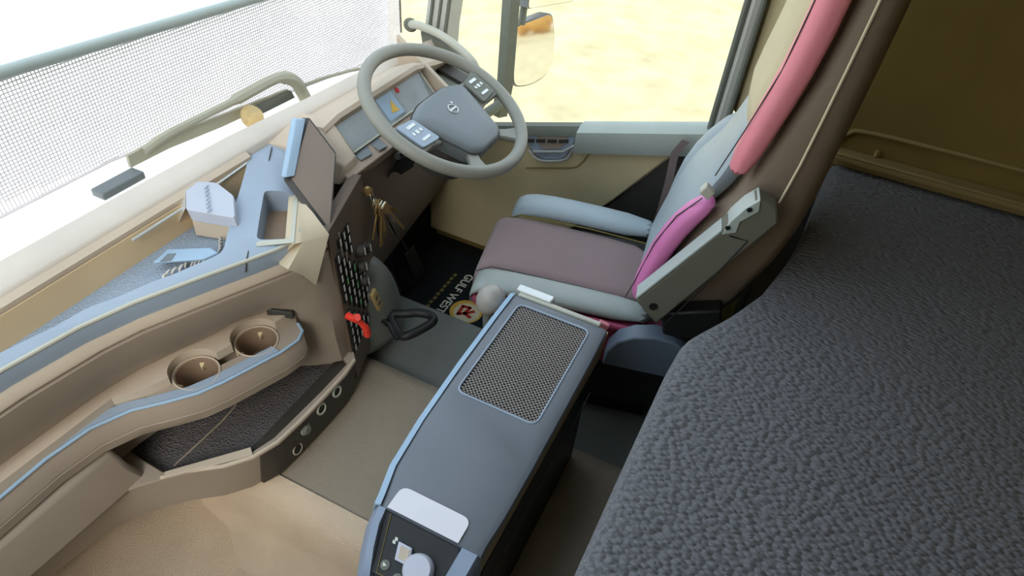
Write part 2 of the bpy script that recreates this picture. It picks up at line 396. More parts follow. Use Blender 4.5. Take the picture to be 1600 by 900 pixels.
# white mesh guard
mg = thing('mesh_guard', 'white wire mesh guard standing outside the windscreen', 'mesh screen', (1.02, 1.25, .80))
zt = lambda x: 1.118 - .055*(x-.4)
zb = lambda x: .865-.11*max(0, x-.75)
w_ = MB(); n = 0
x = .18
while x < 1.848:
    w_.box((x-.0009, 1.2490, zb(x)), (x+.0009, 1.2510, zt(x))); x += .0072
z = .745
while z < 1.115:
    a = 1.848 if z < zt(1.848) else .4+(1.118-z)/.055
    a = min(a, 1.848); a0 = max(.18, .75+(.865-z)/.11)
    if a > a0: w_.box((a0, 1.2485, z-.0009), (a, 1.2505, z+.0009))
    z += .0072
w_.build('wire_mesh', 'mesh', mg, smooth=0, kind='stuff')
p = MB(); p.tube([(.17, 1.245, zt(.17)), (1.0, 1.245, zt(1.0)), (1.855, 1.245, zt(1.855))], .012, 12); p.build('top_rail', 'arm_edge', mg)
p = MB(); p.tube([(1.852, 1.25, .80), (1.852, 1.25, zt(1.85))], .0035, 6); p.build('edge_rod', 'dark', mg)
p = MB(); p.tube([(.17, 1.25, .864), (.75, 1.25, .864), (1.855, 1.25, .743)], .0035, 6); p.build('bottom_rail', 'mesh', mg)
# wiper: crooked arm and blade
wi = thing('wiper', 'long windscreen wiper with crooked arm lying across the mesh guard', 'wiper', (1.295,1.190,0.808))
p = MB(); p.tube(spline([(1.288,1.185,0.804), (1.276,1.185,0.833), (1.262,1.187,0.864), (1.233,1.190,0.886), (1.191,1.190,0.897), (1.116,1.190,0.897), (1.043,1.192,0.894), (0.928,1.194,0.894), (0.849,1.196,0.892), (0.796,1.198,0.882)], 4), [.017]*14+[.014]*10+[.009]*13, 8); p.build('wiper_arm', 'wiper', wi)
p = MB(); a, b = (1.242,1.192,0.839), (1.105,1.192,0.849); p.slab([(1.248,1.192,0.844), (1.258,1.192,0.820), (1.137,1.192,0.825), (1.113,1.192,0.852)], (0, .012, 0)); p.build('pivot_cover', 'rubber', wi, bevel=.003)
p = MB(); p.slab([(1.243,1.200,0.847), (1.004,1.200,0.871), (0.843,1.200,0.890), (0.760,1.200,0.887), (0.758,1.200,0.860), (0.858,1.200,0.858), (1.006,1.200,0.843), (1.244,1.200,0.829)], (0, .008, 0)); p.build('wiper_blade', 'wiper', wi)
wj = thing('wiper', 'thin second wiper blade running from the crooked arm towards the steering wheel', 'wiper', (1.292,1.200,0.835))
p = MB(); p.tube([(1.282,1.200,0.839), (1.385,1.200,0.826), (1.499,1.200,0.806), (1.675,1.200,0.766), (1.902,1.200,0.706)], .005, 8); p.build('wiper_blade', 'wiper', wj)
am = MB(); am.lathe([(.0, 0), (.028, 0), (.030, .01), (.022, .022), (.0, .026)], (1.081,1.178,0.842), (0, -.8, .6), 20)
tag(am.build('washer_cap', 'amber'), 'round amber cap on the cowl below the wiper', 'cap')
g = MB(); g.box((.66, 1.165, .845), (.76, 1.20, .862)); tag(g.build('wiper_pivot_cover', 'pad', bevel=.003), 'small slate cover at the left end of the wiper', 'cover')

# mirrors on their arm
mr = thing('door_mirror', 'pair of side mirrors on a tall vertical arm outside the driver window', 'mirror', (2.03, .93, .45))
p = MB(); p.loft([[(x0-.028, .925+d, z), (x0+.0, .905+d, z), (x0+.028, .925+d, z), (x0+.018, .96+d, z), (x0-.018, .96+d, z)] for z, x0, d in ((.52, 2.02, .012), (.64, 2.025, 0), (1.0, 2.03, 0), (1.6, 2.03, 0))]); p.build('mirror_arm', 'rubber', mr, smooth=50)
p = MB(); p.tube([(2.03, .92, .585), (1.95, .97, .545), (1.84, 1.02, .53)], .018, 10); p.build('mirror_arm_foot', 'rubber', mr)
hs = [(2.222,1.007,0.764), (2.393,0.932,0.784), (2.394,0.911,0.691), (2.372,0.901,0.599), (2.324,0.913,0.556), (2.254,0.944,0.545), (2.188,0.977,0.556)]
mn = V((-.4143, -.8884, .1976)).normalized()
c0 = sum((V(q) for q in hs), V((0,0,0)))/len(hs)
r0 = roundpoly(hs, .03, 4); rr = [c0+(q-c0)*1.03 for q in r0]
p = MB(); p.loft([rr, [q-mn*.05 for q in rr], [c0+(q-c0)*.7-mn*.12 for q in r0]]); hh = p.build('mirror_housing', 'pad', mr, smooth=50)
p = MB(); p.slab([c0+(q-c0)*.99+mn*.003 for q in r0], -mn*.004); p.build('mirror_glass', 'mirror', hh, smooth=0)
h2 = [(2.188,0.950,0.850), (2.403,0.950,0.806), (2.662,0.950,0.752), (2.693,0.950,0.861), (2.212,0.950,0.938)]
c1 = sum((V(q) for q in h2), V((0,0,0)))/len(h2); r1 = roundpoly(h2, .03, 4)
p = MB(); p.loft([[c1+(q-c1)*1.03 for q in r1], [c1+(q-c1)*1.0+V((0, .05, 0)) for q in r1], [c1+(q-c1)*.7+V((0, .10, 0)) for q in r1]]); hh = p.build('upper_mirror_housing', 'pad', mr, smooth=50)
p = MB(); p.slab([c1+(q-c1)*.97+V((0, -.003, 0)) for q in r1], (0, .004, 0)); p.build('mirror_glass', 'mirror', hh, smooth=0)
p = MB(); p.tube([(2.225,0.970,0.877), (2.212,0.970,0.837), (2.205,0.970,0.787)], .014, 8); p.build('mirror_bracket', 'rubber', mr)
# far dry trees for the mirrors to see
def bush(x, y, s, lab):
    t = thing('dry_tree', lab, 'tree', (x, y, -1.3), group='dry trees behind the truck')
    c = MB()
    for k in range(14):
        a = random.random()*6.28; r = random.random()*s*.5; h = s*(.2+random.random()*.85)
        c.lathe([(.01, -s*.3), (s*.28, -s*.12), (s*.32, .1), (s*.2, s*.28), (.01, s*.34)], (x+math.cos(a)*r, y+math.sin(a)*r, -1.3+h), (random.random()*.3, random.random()*.3, 1), 9)
    c.build('foliage', 'tree', t, smooth=60)
    q = MB(); q.tube([(x, y, -1.3), (x+.1, y, -1.3+s*.8)], [s*.08, s*.05], 8); q.build('trunk', 'brown', t)
for k_ in range(13):
    bush(-8+k_*3.9, -30-(k_ % 2)*4.2, 1.9+(k_*5 % 4)*.22, 'dry orange-leaved tree of the row seen only in the side mirror')

# ================================================================== DASHBOARD
dash = thing('dashboard', 'grey and taupe truck dashboard running below the windscreen with cup tray and button panel', 'dashboard', (.7, 1.0, .26))
def cz(pts, z): return [(x, y, z) for x, y in pts]
# windscreen-side pad
p = MB(); p.loft([[(x, o, .80), (x, o, .862), (x, o-.008, .868), (x, (o+i_)/2, .862), (x, i_+.004, .852), (x, i_, .845), (x, i_, .80)] for x, o, i_ in ((-.40, 1.14, 1.078), (.3, 1.138, 1.078), (.7, 1.134, 1.077), (.95, 1.129, 1.073), (1.2, 1.108, 1.070), (1.4, 1.095, 1.060), (1.6, 1.075, 1.045), (1.76, 1.05, 1.03))]); p.build('windscreen_pad', 'cowl', dash, smooth=50)
p = MB(); p.loft([[(x, 1.080, .840), (x, 1.072, .846), (x, 1.060, .838), (x, 1.060, .80), (x, 1.080, .80)] for x in (-.40, .5, .95)]); p.build('pad_edge', 'taupe', dash, smooth=50)
# top: tray and pocket deck
front = [(-.40, 1.0), (0, 1.0), (.30, .985), (.42, .966), (.51, .938), (.60, .898), (.70, .852), (.755, .828), (.797, .816), (.83, .834), (.935, .920)]
rear = [(1.13, 1.07), (1.0, 1.07), (.86, 1.07), (.7, 1.07), (.55, 1.07), (.42, 1.07), (.3, 1.07), (.15, 1.07), (0, 1.07), (-.2, 1.07), (-.40, 1.07)]
def ring_at(z, off, zr):
    f_ = [(x, y+off) for x, y in front]
    return [(x, y, z) for x, y in f_] + [(x, y, zr) for x, y in rear]
p = MB(); rings_ = [ring_at(.735, .006, .735), ring_at(.772, -.004, .772), ring_at(.792, -.003, .822), ring_at(.800, .006, .832)]
p.loft(rings_, caps=False)
for rg_ in (rings_[0], rings_[-1]):
    m_ = len(front); N_ = 2*m_; p.add(rg_, [(i, i+1, N_-2-i, N_-1-i) for i in range(m_-1)])
bm_w = p
top = p.build('dash_top', 'dash_top', dash, smooth=50)
bmx = bmesh.new(); bmx.from_mesh(top.data); bmesh.ops.remove_doubles(bmx, verts=bmx.verts, dist=1e-5); bmesh.ops.triangulate(bmx, faces=bmx.faces); bmesh.ops.recalc_face_normals(bmx, faces=bmx.faces); bmx.to_mesh(top.data); bmx.free()
tray = roundpoly([(-.30, 1.058, .77), (-.30, 1.03, .77), (.30, 1.008, .77), (.46, .978, .77), (.52, .956, .77), (0.684,0.897,0.800), (0.930,1.054,0.820), (0.934,1.078,0.825)], .022, 4)
tray = [V((q.x, q.y, .762)) for q in tray]
tc_ = MB(); tc_.slab(tray, (0, 0, .12))
pocket = roundpoly([(0.882,0.966,0.800), (0.919,0.915,0.800), (0.795,0.822,0.800), (0.751,0.874,0.800)], .014, 4)
pocket = [V((q.x, q.y, .758)) for q in pocket]
pc_ = MB(); pc_.slab(pocket, (0, 0, .12))
cut(top, [tc_, pc_])
c0 = sum(tray, V((0,0,0)))/len(tray)
p = MB(); p.slab([V((q.x, q.y, .7622)) for q in tray], (0, 0, .0038))
p.build('tray_mat', 'traymat', dash)
p = MB(); p.slab([V((q.x, q.y, .7582)) for q in pocket], (0, 0, .003)); p.build('pocket_liner', 'brown', dash)
p = MB(); p.slab([(-.28, 1.057, .766), (-.28, 1.057, .829), (.95, 1.057, .829), (.95, 1.057, .766)], (0, -.0015, 0)); p.build('tray_back_wall', 'tan', dash)  # tan liner puts warm bounce light into the tray wall colour
p = MB(); p.slab([(0.929,1.075,0.822), (0.925,1.048,0.818), (0.925,1.048,0.818)[:2]+(.766,), (0.929,1.075,0.822)[:2]+(.766,)], (-.0015, -.001, 0)); p.build('tray_end_wall', 'tan', dash)  # end liner with the same warm light in its colour
# seam and lip lines of the dash top
p = MB(); p.tube([(1.012,1.055,0.833), (0.849,0.954,0.803), (0.700,0.852,0.801), (0.688,0.850,0.776)], .0014, 6); p.build('seam', 'dark', dash)
p = MB(); p.tube([(x, y-.001, .797) for x, y in front[:-1]], .0042, 8); p.build('front_lip', 'handle', dash)
p = MB(); p.tube([(0.613,1.046,0.826), (0.759,1.044,0.829), (0.930,1.056,0.831)], .0028, 6); p.build('tray_rim', 'silver', dash)
# light rim along the pocket
p = MB(); p.slab([(0.909,0.912,0.803), (0.918,0.907,0.803), (0.782,0.805,0.804), (0.736,0.861,0.803), (0.748,0.870,0.803), (0.790,0.821,0.803)], (0, 0, .0015)); p.build('pocket_rim', 'handle', dash)
# upper fascia band under the lip, then the fascia dropping to the cup tray
bandA = [(-.40, .995), (0, .995), (.30, .98), (.43, .961), (.51, .934), (.60, .894), (.70, .850), (.755, .826), (.797, .812), (.835, .812), (.868, .828)]
def wall_ring(z, pts, back=1.13):
    return [(x, y, z) for x, y in pts] + [(x, back, z) for x, y in pts[::-1]]
bandB = [(-.40, .985), (0, .985), (.30, .97), (.43, .951), (.50, .932), (.60, .888), (.70, .843), (.755, .818), (.80, .798), (.84, .790), (.872, .800)]
p = MB(); p.loft([wall_ring(.758, bandA), wall_ring(.745, bandB), wall_ring(.738, bandB)]); p.build('fascia_band', 'taupe', dash, smooth=50)
def off(pts, d): return [(x, y+d) for x, y in pts]
fm = [(-.40, .995), (0, .995), (.30, .98), (.43, .962), (.50, .944), (.60, .900), (.70, .856), (.755, .830), (.795, .798), (.83, .786), (.872, .796)]
fl_ = [(-.40, 1.03), (0, 1.03), (.30, 1.02), (.43, 1.012), (.50, 1.0), (.60, .963), (.70, .935), (.745, .905), (.792, .830), (.835, .784), (.884, .790)]
p = MB(); p.loft([wall_ring(.738, off(bandB, .006)), wall_ring(.731, off(bandB, .006)), wall_ring(.728, bandB), wall_ring(.66, fm), wall_ring(.585, fl_), wall_ring(.50, fl_), wall_ring(.40, [(x+.012, max(y, .785)) for x, y in fl_])]); p.build('centre_fascia', 'taupe_dark', dash, smooth=50)
# cup holder tray
cupo = [(-.30, .955), (0, .965), (.28, .972), (.36, .962), (.425, .932), (.47, .892), (.515, .856), (.56, .834), (.62, .812), (.68, .790), (.725, .782), (.752, .792), (.765, .815)]
def cup_ring(z, o, i=0):
    c = [(x-i*.2, y+o) for x, y in cupo]
    return [(x, y, z) for x, y in c] + [(.80, .86, z), (.80, 1.04, z), (.5, 1.04, z), (.1, 1.04, z), (-.30, 1.04, z)]
p = MB(); p.loft([cup_ring(.500, .012), cup_ring(.508, .003), cup_ring(.530, .0), cup_ring(.532, .0025), cup_ring(.535, .0), cup_ring(.572, .004), cup_ring(.580, .010)])
pod = p.build('cup_tray', 'taupe_dark', dash, smooth=50)
ca, cb = (.553, .903), (.680, .862)
def cyl(c, r, z0, z1, n=28):
    m_ = MB(); m_.slab([(c[0]+r*math.cos(2*PI*k/n), c[1]+r*math.sin(2*PI*k/n), z0) for k in range(n)], (0, 0, z1-z0)); return m_
link = MB(); link.slab([(.575, .885, .555), (.595, .905, .555), (.665, .885, .555), (.655, .855, .555)], (0, 0, .06))
e = MB(); e.slab(roundpoly([(-.2, 1.0, .560), (.40, 1.0, .560), (.485, .985, .560), (.462, .935, .560), (.43, .955, .560), (.36, .982, .560), (-.2, .985, .560)], .008), (0, 0, .05))
cut(pod, [cyl(ca, .0455, .512, .62), cyl(cb, .0455, .512, .62), link, e])
for nm, c in (('cup_holder', ca), ('cup_holder', cb)):
    p = MB(); p.loft([[(c[0]+r*math.cos(2*PI*k/32), c[1]+r*math.sin(2*PI*k/32), z) for k in range(32)] for r, z in ((.0452, .5815), (.0405, .580), (.0385, .545), (.036, .515), (.0, .515))], caps=False)
    ch = p.build(nm, 'brown', pod, smooth=60)
    for k in range(3):
        p = MB(); a = .6+k*2.09; dx, dy = math.cos(a), math.sin(a)
        p.slab([(c[0]+dx*.0455-dy*.009, c[1]+dy*.0455+dx*.009, .560), (c[0]+dx*.0455+dy*.009, c[1]+dy*.0455-dx*.009, .560), (c[0]+dx*.030, c[1]+dy*.030, .552)], (0, 0, .012))
        p.build('grip_tab', 'beige', ch, bevel=.001)
    p = MB(); p.ring(.0445, .0018, (c[0], c[1], .582)); p.build('rim', 'taupe', ch)
ld = MB(); ld.slab([(x, y, .5795) for x, y in ((-.10, 1.038), (-.10, .995), (.42, .975), (.462, .942), (.507, .925), (.60, .893), (.64, .882), (.728, .850), (.770, .846), (.797, .87), (.797, 1.038))], (0, 0, .022))
ldo = ld.build('tray_ledge', 'taupe', pod)
cut(ldo, [cyl(ca, .0500, .57, .62, 32), cyl(cb, .0500, .57, .62, 32)])
# square socket cover behind the right cup
p = MB(); p.obox((.772, .868, .604), (.020, .012, 0), (-.014, .024, .006), (0, 0, .010)); p.build('socket_cover', 'dark', pod, bevel=.003)
p = MB(); p.tube([(x, y+.0065, .5815) for x, y in cupo], .0035, 8); p.build('tray_lip', 'cons_edge', pod)  # sky reflection on the lip put into its blue colour
p = MB(); p.loft([[(x, y+.010, .578), (x, y+.011, .584), (x+.004, y+.034, .5825), (x+.004, y+.034, .578)] for x, y in cupo[2:-3]]); p.build('tray_rim', 'dash_top', pod, smooth=50)  # wide blue strip stands for the sky reflected along the tray
# lower shelf
lo = [(-.30, .985), (.20, .985), (.32, .965), (.37, .935), (.405, .905), (.44, .872), (.485, .815), (.53, .778), (.585, .758), (.65, .752), (.74, .750), (.815, .750), (.865, .757), (.892, .785)]
def low_ring(z, o): return [(x, y+o, z) for x, y in lo] + [(.892, 1.10, z), (.5, 1.10, z), (.1, 1.10, z), (-.30, 1.10, z)]
p = MB(); p.loft([low_ring(.262, .034), low_ring(.30, .026), low_ring(.36, .014), low_ring(.390, .008), low_ring(.394, 0), low_ring(.400, .002)]); low = p.build('lower_pod', 'taupe_dark', dash, smooth=50)
shelf = [V(q) for q in [(.415, .915, .372), (.452, .878, .372), (.492, .828, .372), (.535, .792, .372), (.59, .775, .372), (.74, .768, .372), (.845, .768, .372), (.86, .80, .372), (.79, .90, .372), (.60, 1.05, .372), (.42, 1.05, .372)]]
sc_ = MB(); sc_.slab(shelf, (0, 0, .2)); cut(low, [sc_])
p = MB(); p.slab([q*1 for q in shelf], (0, 0, .0035)); 
p2 = MB(); cen = sum(shelf, V((0,0,0)))/len(shelf)
p2.slab([V((cen.x+(q.x-cen.x)*.94, cen.y+(q.y-cen.y)*.90, .3725)) for q in shelf], (0, 0, .004)); p2.build('shelf_mat', 'shelfmat', low)
p = MB(); p.tube([(x, y+.0055, .3985) for x, y in lo[4:-1]], .0048, 8); p.build('shelf_lip', 'taupe', low)
p = MB(); p.slab([(0.417,0.909,0.402), (0.405,0.900,0.402), (0.533,0.782,0.402), (0.546,0.799,0.402)], (0, 0, .004)); p.build('shelf_edge_strip', 'taupe', low, bevel=.001)
p = MB(); p.tube([(0.445,0.923,0.378), (0.577,0.920,0.378), (0.632,0.926,0.378)], .0022, 6); p.build('mat_edge', 'taupe_dark', low)
# left column closing the shelf
p = MB(); p.loft([[(-.30, .98, .50), (.375, .965, .50), (.375, 1.08, .50), (-.30, 1.08, .50)], [(-.30, .975, .44), (.385, .95, .44), (.385, 1.08, .44), (-.30, 1.08, .44)], [(-.30, .975, .385), (.405, .94, .385), (.40, 1.08, .385), (-.30, 1.08, .385)]]); p.build('shelf_end', 'taupe_dark', dash, bevel=.012, smooth=50)
# side fascia with the sockets, its shading put into a dark colour
p = MB(); p.loft([[(x, yb, .262), (x, yt+.003, .36), (x, yt, .391), (x, .805, .391), (x, .805, .262)] for x, yt, yb in ((.548, .776, .797), (.585, .7615, .780), (.65, .7555, .774), (.74, .7535, .772), (.815, .7535, .772), (.865, .7605, .778), (.894, .785, .80))]); sf = p.build('socket_fascia', 'fasc', low, smooth=50)
n_ = V((0, -.985, .17)).normalized()
for i, q in enumerate([(0.779,0.755,0.372), (0.721,0.756,0.369), (0.665,0.760,0.354), (0.637,0.768,0.305)]):
    q = V(q) + n_*.002
    p = MB(); p.ring(.0130 if i < 3 else .0135, .0030 if i < 2 else .0020, q, n_, 24, 8); r_ = p.build('socket_ring', 'handle' if i < 3 else 'taupe', low)
    p = MB(); p.lathe([(.0, -.004), (.010, -.004), (.0118, 0), (.0118, .001)] if i != 2 else [(.0, .010), (.009, .010), (.0118, .006), (.0118, -.002)], q, n_, 20); p.build('socket' if i != 2 else 'socket_plug', 'black' if i != 2 else 'rubber', r_)
p = MB(); p.lathe([(.0, 0), (.004, 0), (.003, .002), (0, .002)], V((0.577,0.770,0.354)), n_, 10); p.build('screw', 'black', low)

p = MB(); fan = [V(q) for q in ((0.887,0.842,0.802), (0.920,0.911,0.804), (0.779,0.803,0.804), (0.772,0.824,0.776), (0.741,0.792,0.770), (0.768,0.782,0.737), (0.796,0.779,0.691), (0.865,0.786,0.780))]
ct_ = (0.803,0.800,0.795); m_ = len(fan); bk_v = V((.008, .03, -.006))
p.add(fan + [V(ct_)] + [q+bk_v for q in fan], [(i, (i+1) % m_, m_) for i in range(m_)] + [(i, (i+1) % m_, m_+1+(i+1) % m_, m_+1+i) for i in range(m_)] + [tuple(range(m_+1, 2*m_+1))])
p.build('corner_trim', 'cornerm', dash, smooth=80)
# screen housing on the dash centre
sTL, sBL, sBR, sTR = V((1.071,0.985,0.906)), V((0.919,0.925,0.838)), V((0.884,0.800,0.762)), None
sTR = sTL + (sBR-sBL)*.72
nn = (sBR-sBL).cross(sTL-sBL).normalized()
if nn.y > 0: nn = -nn
sh = MB(); bk = V((-.028, .055, -.0))
pts = [sTL, sBL, sBR, sTR]
sh.slab(roundpoly(pts, .008, 3), V((-.004, .014, -.002))); scr = sh.build('screen_housing', 'dark', dash, smooth=40)
p = MB(); cc = sum(pts, V((0,0,0)))/4; p.slab([cc+(q-cc)*.93 - V((-.003, .004, 0))*0 + nn*.001 for q in pts], nn*.001); p.build('screen', 'screen_brown', scr)
p = MB(); p.slab([(1.031,0.985,0.917), (1.054,0.978,0.909), (0.930,0.918,0.844), (0.909,0.925,0.849)], V((.002, .016, -.003))); p.build('lit_housing_side', 'cons_edge', scr, bevel=.002)  # lit left side of the housing, the light put into its colour

# button panel facing the driver
A0 = V((.876, .797, .0)); dirp = V((.225, .075, 0)).normalized()
def bp(s, z):   # point on the panel: s along it, z up; the panel leans back a little
    q = A0 + dirp*s; return V((q.x + (.77-z)*.02, q.y - (.77-z)*.045, z))
pn = (bp(0, .3)-bp(0, .7)).cross(dirp).normalized()
if pn.y > 0: pn = -pn
p = MB(); p.slab([bp(-.004, .775), bp(-.002, .30), bp(.235, .30), bp(.235, .775)], -pn*.03); bpn = p.build('button_panel', 'panel_brown', dash, bevel=.002)
def btn(s, z, w, h, name='button', m='black', mk='mark', d=.004, mw=.32):
    m_ = MB(); c = bp(s, z)+pn*(d/2); m_.obox((0,0,0), dirp*w/2, (bp(0, .71)-bp(0, .7)).normalized()*h/2, pn*d/2)
    m_.mat(1); m_.obox(pn*(d/2+.0004), dirp*w*mw/2, (bp(0, .71)-bp(0, .7)).normalized()*h*.40, pn*.0003)
    return m_, c
proto = {}
def place_btn(s, z, w, h, mk):
    key = (w, h, mk)
    if key not in proto:
        m_, c = btn(s, z, w, h, mk=mk)
        o = m_.build('button', ['black', mk], bpn, smooth=0, local=True); proto[key] = o
    else: o = copy_part(proto[key], bpn)
    c = bp(s, z)+pn*.002; o.location = c - V(ORG['dashboard'])
for r in range(12):
    z = .715 - r*.0285
    for c in range(6):
        s = .016+c*.026
        if c >= 4 and r < 5: continue
        if r > 9 and c > 4: continue
        mk = 'green' if (c in (1, 3) and 3 < r < 9 and (r+c) % 2) else 'mark'
        if (r*7+c*5) % 6 == 0: continue
        place_btn(s, z, .020, .024, mk)
for s, z in ((.135, .62), (.130, .575), (.128, .53), (.175, .60)):
    q = bp(s, z)
    p = MB(); p.lathe([(.014, 0), (.016, .002), (.015, .016), (.012, .019), (0, .019)], q, pn, 20); k_ = p.build('rotary_knob', 'dark', bpn, smooth=40)
    p = MB(); p.obox(q+pn*.0195, dirp*.002, (bp(0, .71)-bp(0, .7)).normalized()*.010, pn*.0008); p.build('pointer', 'mark', k_)
for a_, b_ in (((.045, .74), (.045, .60)), ((.065, .70), (.062, .56))):
    p = MB(); p.tube([bp(*a_)+pn*.0022, bp(*b_)+pn*.0022], .0013, 6); p.build('panel_line', 'handle', bpn)
# knee panel under the wheel and column shroud
p = MB(); p.loft([[(1.08, .885, .775), (1.10, .885, .50), (1.10, .93, .30), (1.10, 1.12, .30), (1.08, 1.12, .775)], [(1.30, .90, .775), (1.30, .92, .50), (1.28, .98, .30), (1.28, 1.12, .30), (1.30, 1.12, .775)], [(1.78, .96, .775), (1.78, .98, .50), (1.78, 1.02, .35), (1.78, 1.12, .35), (1.78, 1.12, .775)]]); p.build('knee_panel', 'panel_brown', dash, bevel=.008, smooth=50)
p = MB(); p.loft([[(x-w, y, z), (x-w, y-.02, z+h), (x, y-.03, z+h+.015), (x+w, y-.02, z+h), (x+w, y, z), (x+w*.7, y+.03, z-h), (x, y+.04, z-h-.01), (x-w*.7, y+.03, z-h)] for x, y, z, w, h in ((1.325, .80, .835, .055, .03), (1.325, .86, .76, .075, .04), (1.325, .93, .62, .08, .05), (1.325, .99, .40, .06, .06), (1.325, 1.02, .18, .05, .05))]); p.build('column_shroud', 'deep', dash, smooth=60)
# dash surface between screen, cluster and windscreen
p = MB(); p.loft([[(x, 1.075, .842), (x, 1.0, .865+a), (x, .972, .868+a), (x, .966, .858+a), (x, 1.0, .80), (x, 1.075, .80)] for x, a in ((1.10, .0), (1.16, .012), (1.50, .012), (1.60, -.01), (1.77, -.04))]); p.build('cluster_hood', 'taupe', dash, smooth=50)
p = MB(); p.loft([[(1.02, 1.075, .835), (1.05, .96, .835), (1.075, .90, .80), (1.05, .90, .76), (1.02, 1.07, .76)], [(1.145, 1.075, .86), (1.138, .98, .875), (1.128, .905, .800), (1.128, .90, .76), (1.145, 1.07, .76)]]); p.build('cluster_side', 'taupe', dash, bevel=.004, smooth=50)
# instrument display
dA, dB, dC, dD = V((1.145, .995, .870)), V((1.145, .925, .795)), V((1.53, .925, .795)), V((1.53, .995, .870))
p = MB(); p.slab([dA, dB, dC, dD], (0, .02, -.02)); dsp = p.build('instrument_display', 'screen', dash)
dn = (dB-dA).cross(dD-dA).normalized()
if dn.y > 0: dn = -dn
def dp(s, t, h=.0006): return dA + (dD-dA)*s + (dB-dA)*t + dn*h
p = MB()
for a, b in ((dA, dB), (dB, dC), (dC, dD)): p.tube([a+dn*.001, b+dn*.001], .0028, 6)
p.build('display_frame', 'handle', dsp)
p = MB(); p.slab([dp(.44, .1), dp(.44, .9), dp(.62, .9), dp(.62, .1)], dn*.0006); p.build('blue_gauge_panel', 'cons_edge', dsp)
p = MB(); p.slab([dp(.50, .75, .0016), dp(.56, .45, .0016), dp(.58, .80, .0016)], dn*.0006); p.build('yellow_symbol', 'yellow', dsp)
p = MB(); p.lathe([(.0, 0), (.008, 0), (.007, .001), (0, .001)], dp(.68, .35, .001), dn, 16); p.build('red_symbol', 'redprint', dsp)
# switch blocks under the display
for i, (a, b, c, d) in enumerate([((1.144,0.934,0.790), (1.201,0.927,0.790), (1.179,0.895,0.785), (1.140,0.900,0.785)), ((1.210,0.936,0.790), (1.248,0.927,0.790), (1.231,0.885,0.785), (1.205,0.890,0.785))]):
    p = MB(); p.slab([a, b, c, d], (0, .01, -.02)); p.build('switch_block', 'pad', dash, bevel=.002)
p = MB(); p.slab([(1.07, .955, .80), (1.50, .95, .80), (1.50, .885, .772), (1.07, .885, .772)], (0, .01, -.03)); p.build('lower_ledge', 'taupe_dark', dash, bevel=.003)
# right hood wall with its seams
p = MB(); p.slab([(1.545, 1.06, .93), (1.545, .87, .80), (1.545, .90, .74), (1.545, 1.06, .74)], (.015, 0, 0)); hw = p.build('hood_wall', 'taupe', dash, bevel=.003)
p = MB(); p.tube([(1.544, .985, .875), (1.544, .965, .75)], .0015, 6); p.build('seam', 'cowl', hw)
p = MB(); p.loft([[(1.56, 1.07, .83), (1.56, .90, .79), (1.56, .90, .70), (1.56, 1.07, .70)], [(1.77, 1.03, .80), (1.77, .90, .755), (1.77, .90, .70), (1.77, 1.03, .70)]]); p.build('end_shelf', 'rubber', dash, bevel=.006)
# vent between the dash end and the door
p = MB(); p.slab([(1.66, 1.0, .80), (1.66, .91, .775), (1.72, .91, .77), (1.72, 1.0, .795)], (0, 0, .012)); vt = p.build('side_vent', 'dark', dash, bevel=.002)
# swoop cover from the panel to the tunnel
p = MB()
cv = [(.775, .252), (.782, .30), (.79, .345), (.797, .40), (.806, .455), (.82, .51), (.85, .545), (.90, .55), (.98, .52), (.98, .25)]
def cvr(x, k, dz): return [(x, .98-(.98-y)*k, .25+(z-.25)*dz) for y, z in cv]
p.loft([cvr(.93, .62, .55), cvr(.97, .80, .80), cvr(1.02, .92, .97), cvr(1.08, 1.0, 1.0), cvr(1.12, .97, .90), cvr(1.16, .88, .66), cvr(1.19, .75, .40)]); p.build('tunnel_cover', 'dark_grey', dash, sub=1, smooth=60)
# small beige switch plate beside the cover
q = V((0.970,0.760,0.520))
p = MB(); p.obox(q, (.014, .005, 0), (-.004, .006, .026), (-.001, -.006, .002)); pl_ = p.build('switch_plate', 'ledge', dash, bevel=.002)
for k in (-.008, .010):
    p = MB(); p.obox(q+V((-.001, -.007, .0))+V((-.004, .006, .026))*(k/.026), (.007, .0025, 0), (0, 0, .0025), (0, -.001, 0)); p.build('switch_mark', 'black', pl_)
# red parking brake knob
q1, q2 = V((0.875,0.745,0.537)), V((0.892,0.735,0.480))
p = MB(); p.tube([q1+V((0, .03, 0)), q1], .009, 12); p.tube(spline([q1+V((-.002, -.002, .012)), q1, (q1+q2)/2+V((.002, -.006, 0)), q2], 4), [.010]*4+[.008]*4+[.011]*3+[.013, .012], 12, flat=.8); p.build('brake_knob', 'red', dash, smooth=60)

# ------------------------------------------------------------------ steering wheel (local frame: x right, y up the wheel, z towards the driver)
sw = thing('steering_wheel', 'grey leather steering wheel with slate hub pad and silver switch pads', 'steering wheel', (1.3266, .769, .8818), (.427, 0, 0))
p = MB(); p.ring(.209, .0165, (0,0,0), (0,0,1), 72, 14); p.build('rim', 'wheel', sw, smooth=80, local=True)
p = MB()
hub = roundpoly([(-.125, .030, 0), (-.06, .052, 0), (.06, .052, 0), (.125, .030, 0), (.072, -.128, 0), (.045, -.142, 0), (-.045, -.142, 0), (-.072, -.128, 0)], .022, 4)
hc = V((0, -.045, 0))
p.loft([[hc+(q-hc)*k+V((0,0,z)) for q in hub] for k, z in ((.9, -.05), (1.0, -.03), (1.0, -.008), (.97, .002), (.88, .007), (.5, .010))]); hb = p.build('hub_pad', 'pad', sw, smooth=50, local=True)
p = MB(); p.ring(.0135, .0016, (.0, -.015, .0115), (0,0,1), 28, 8)
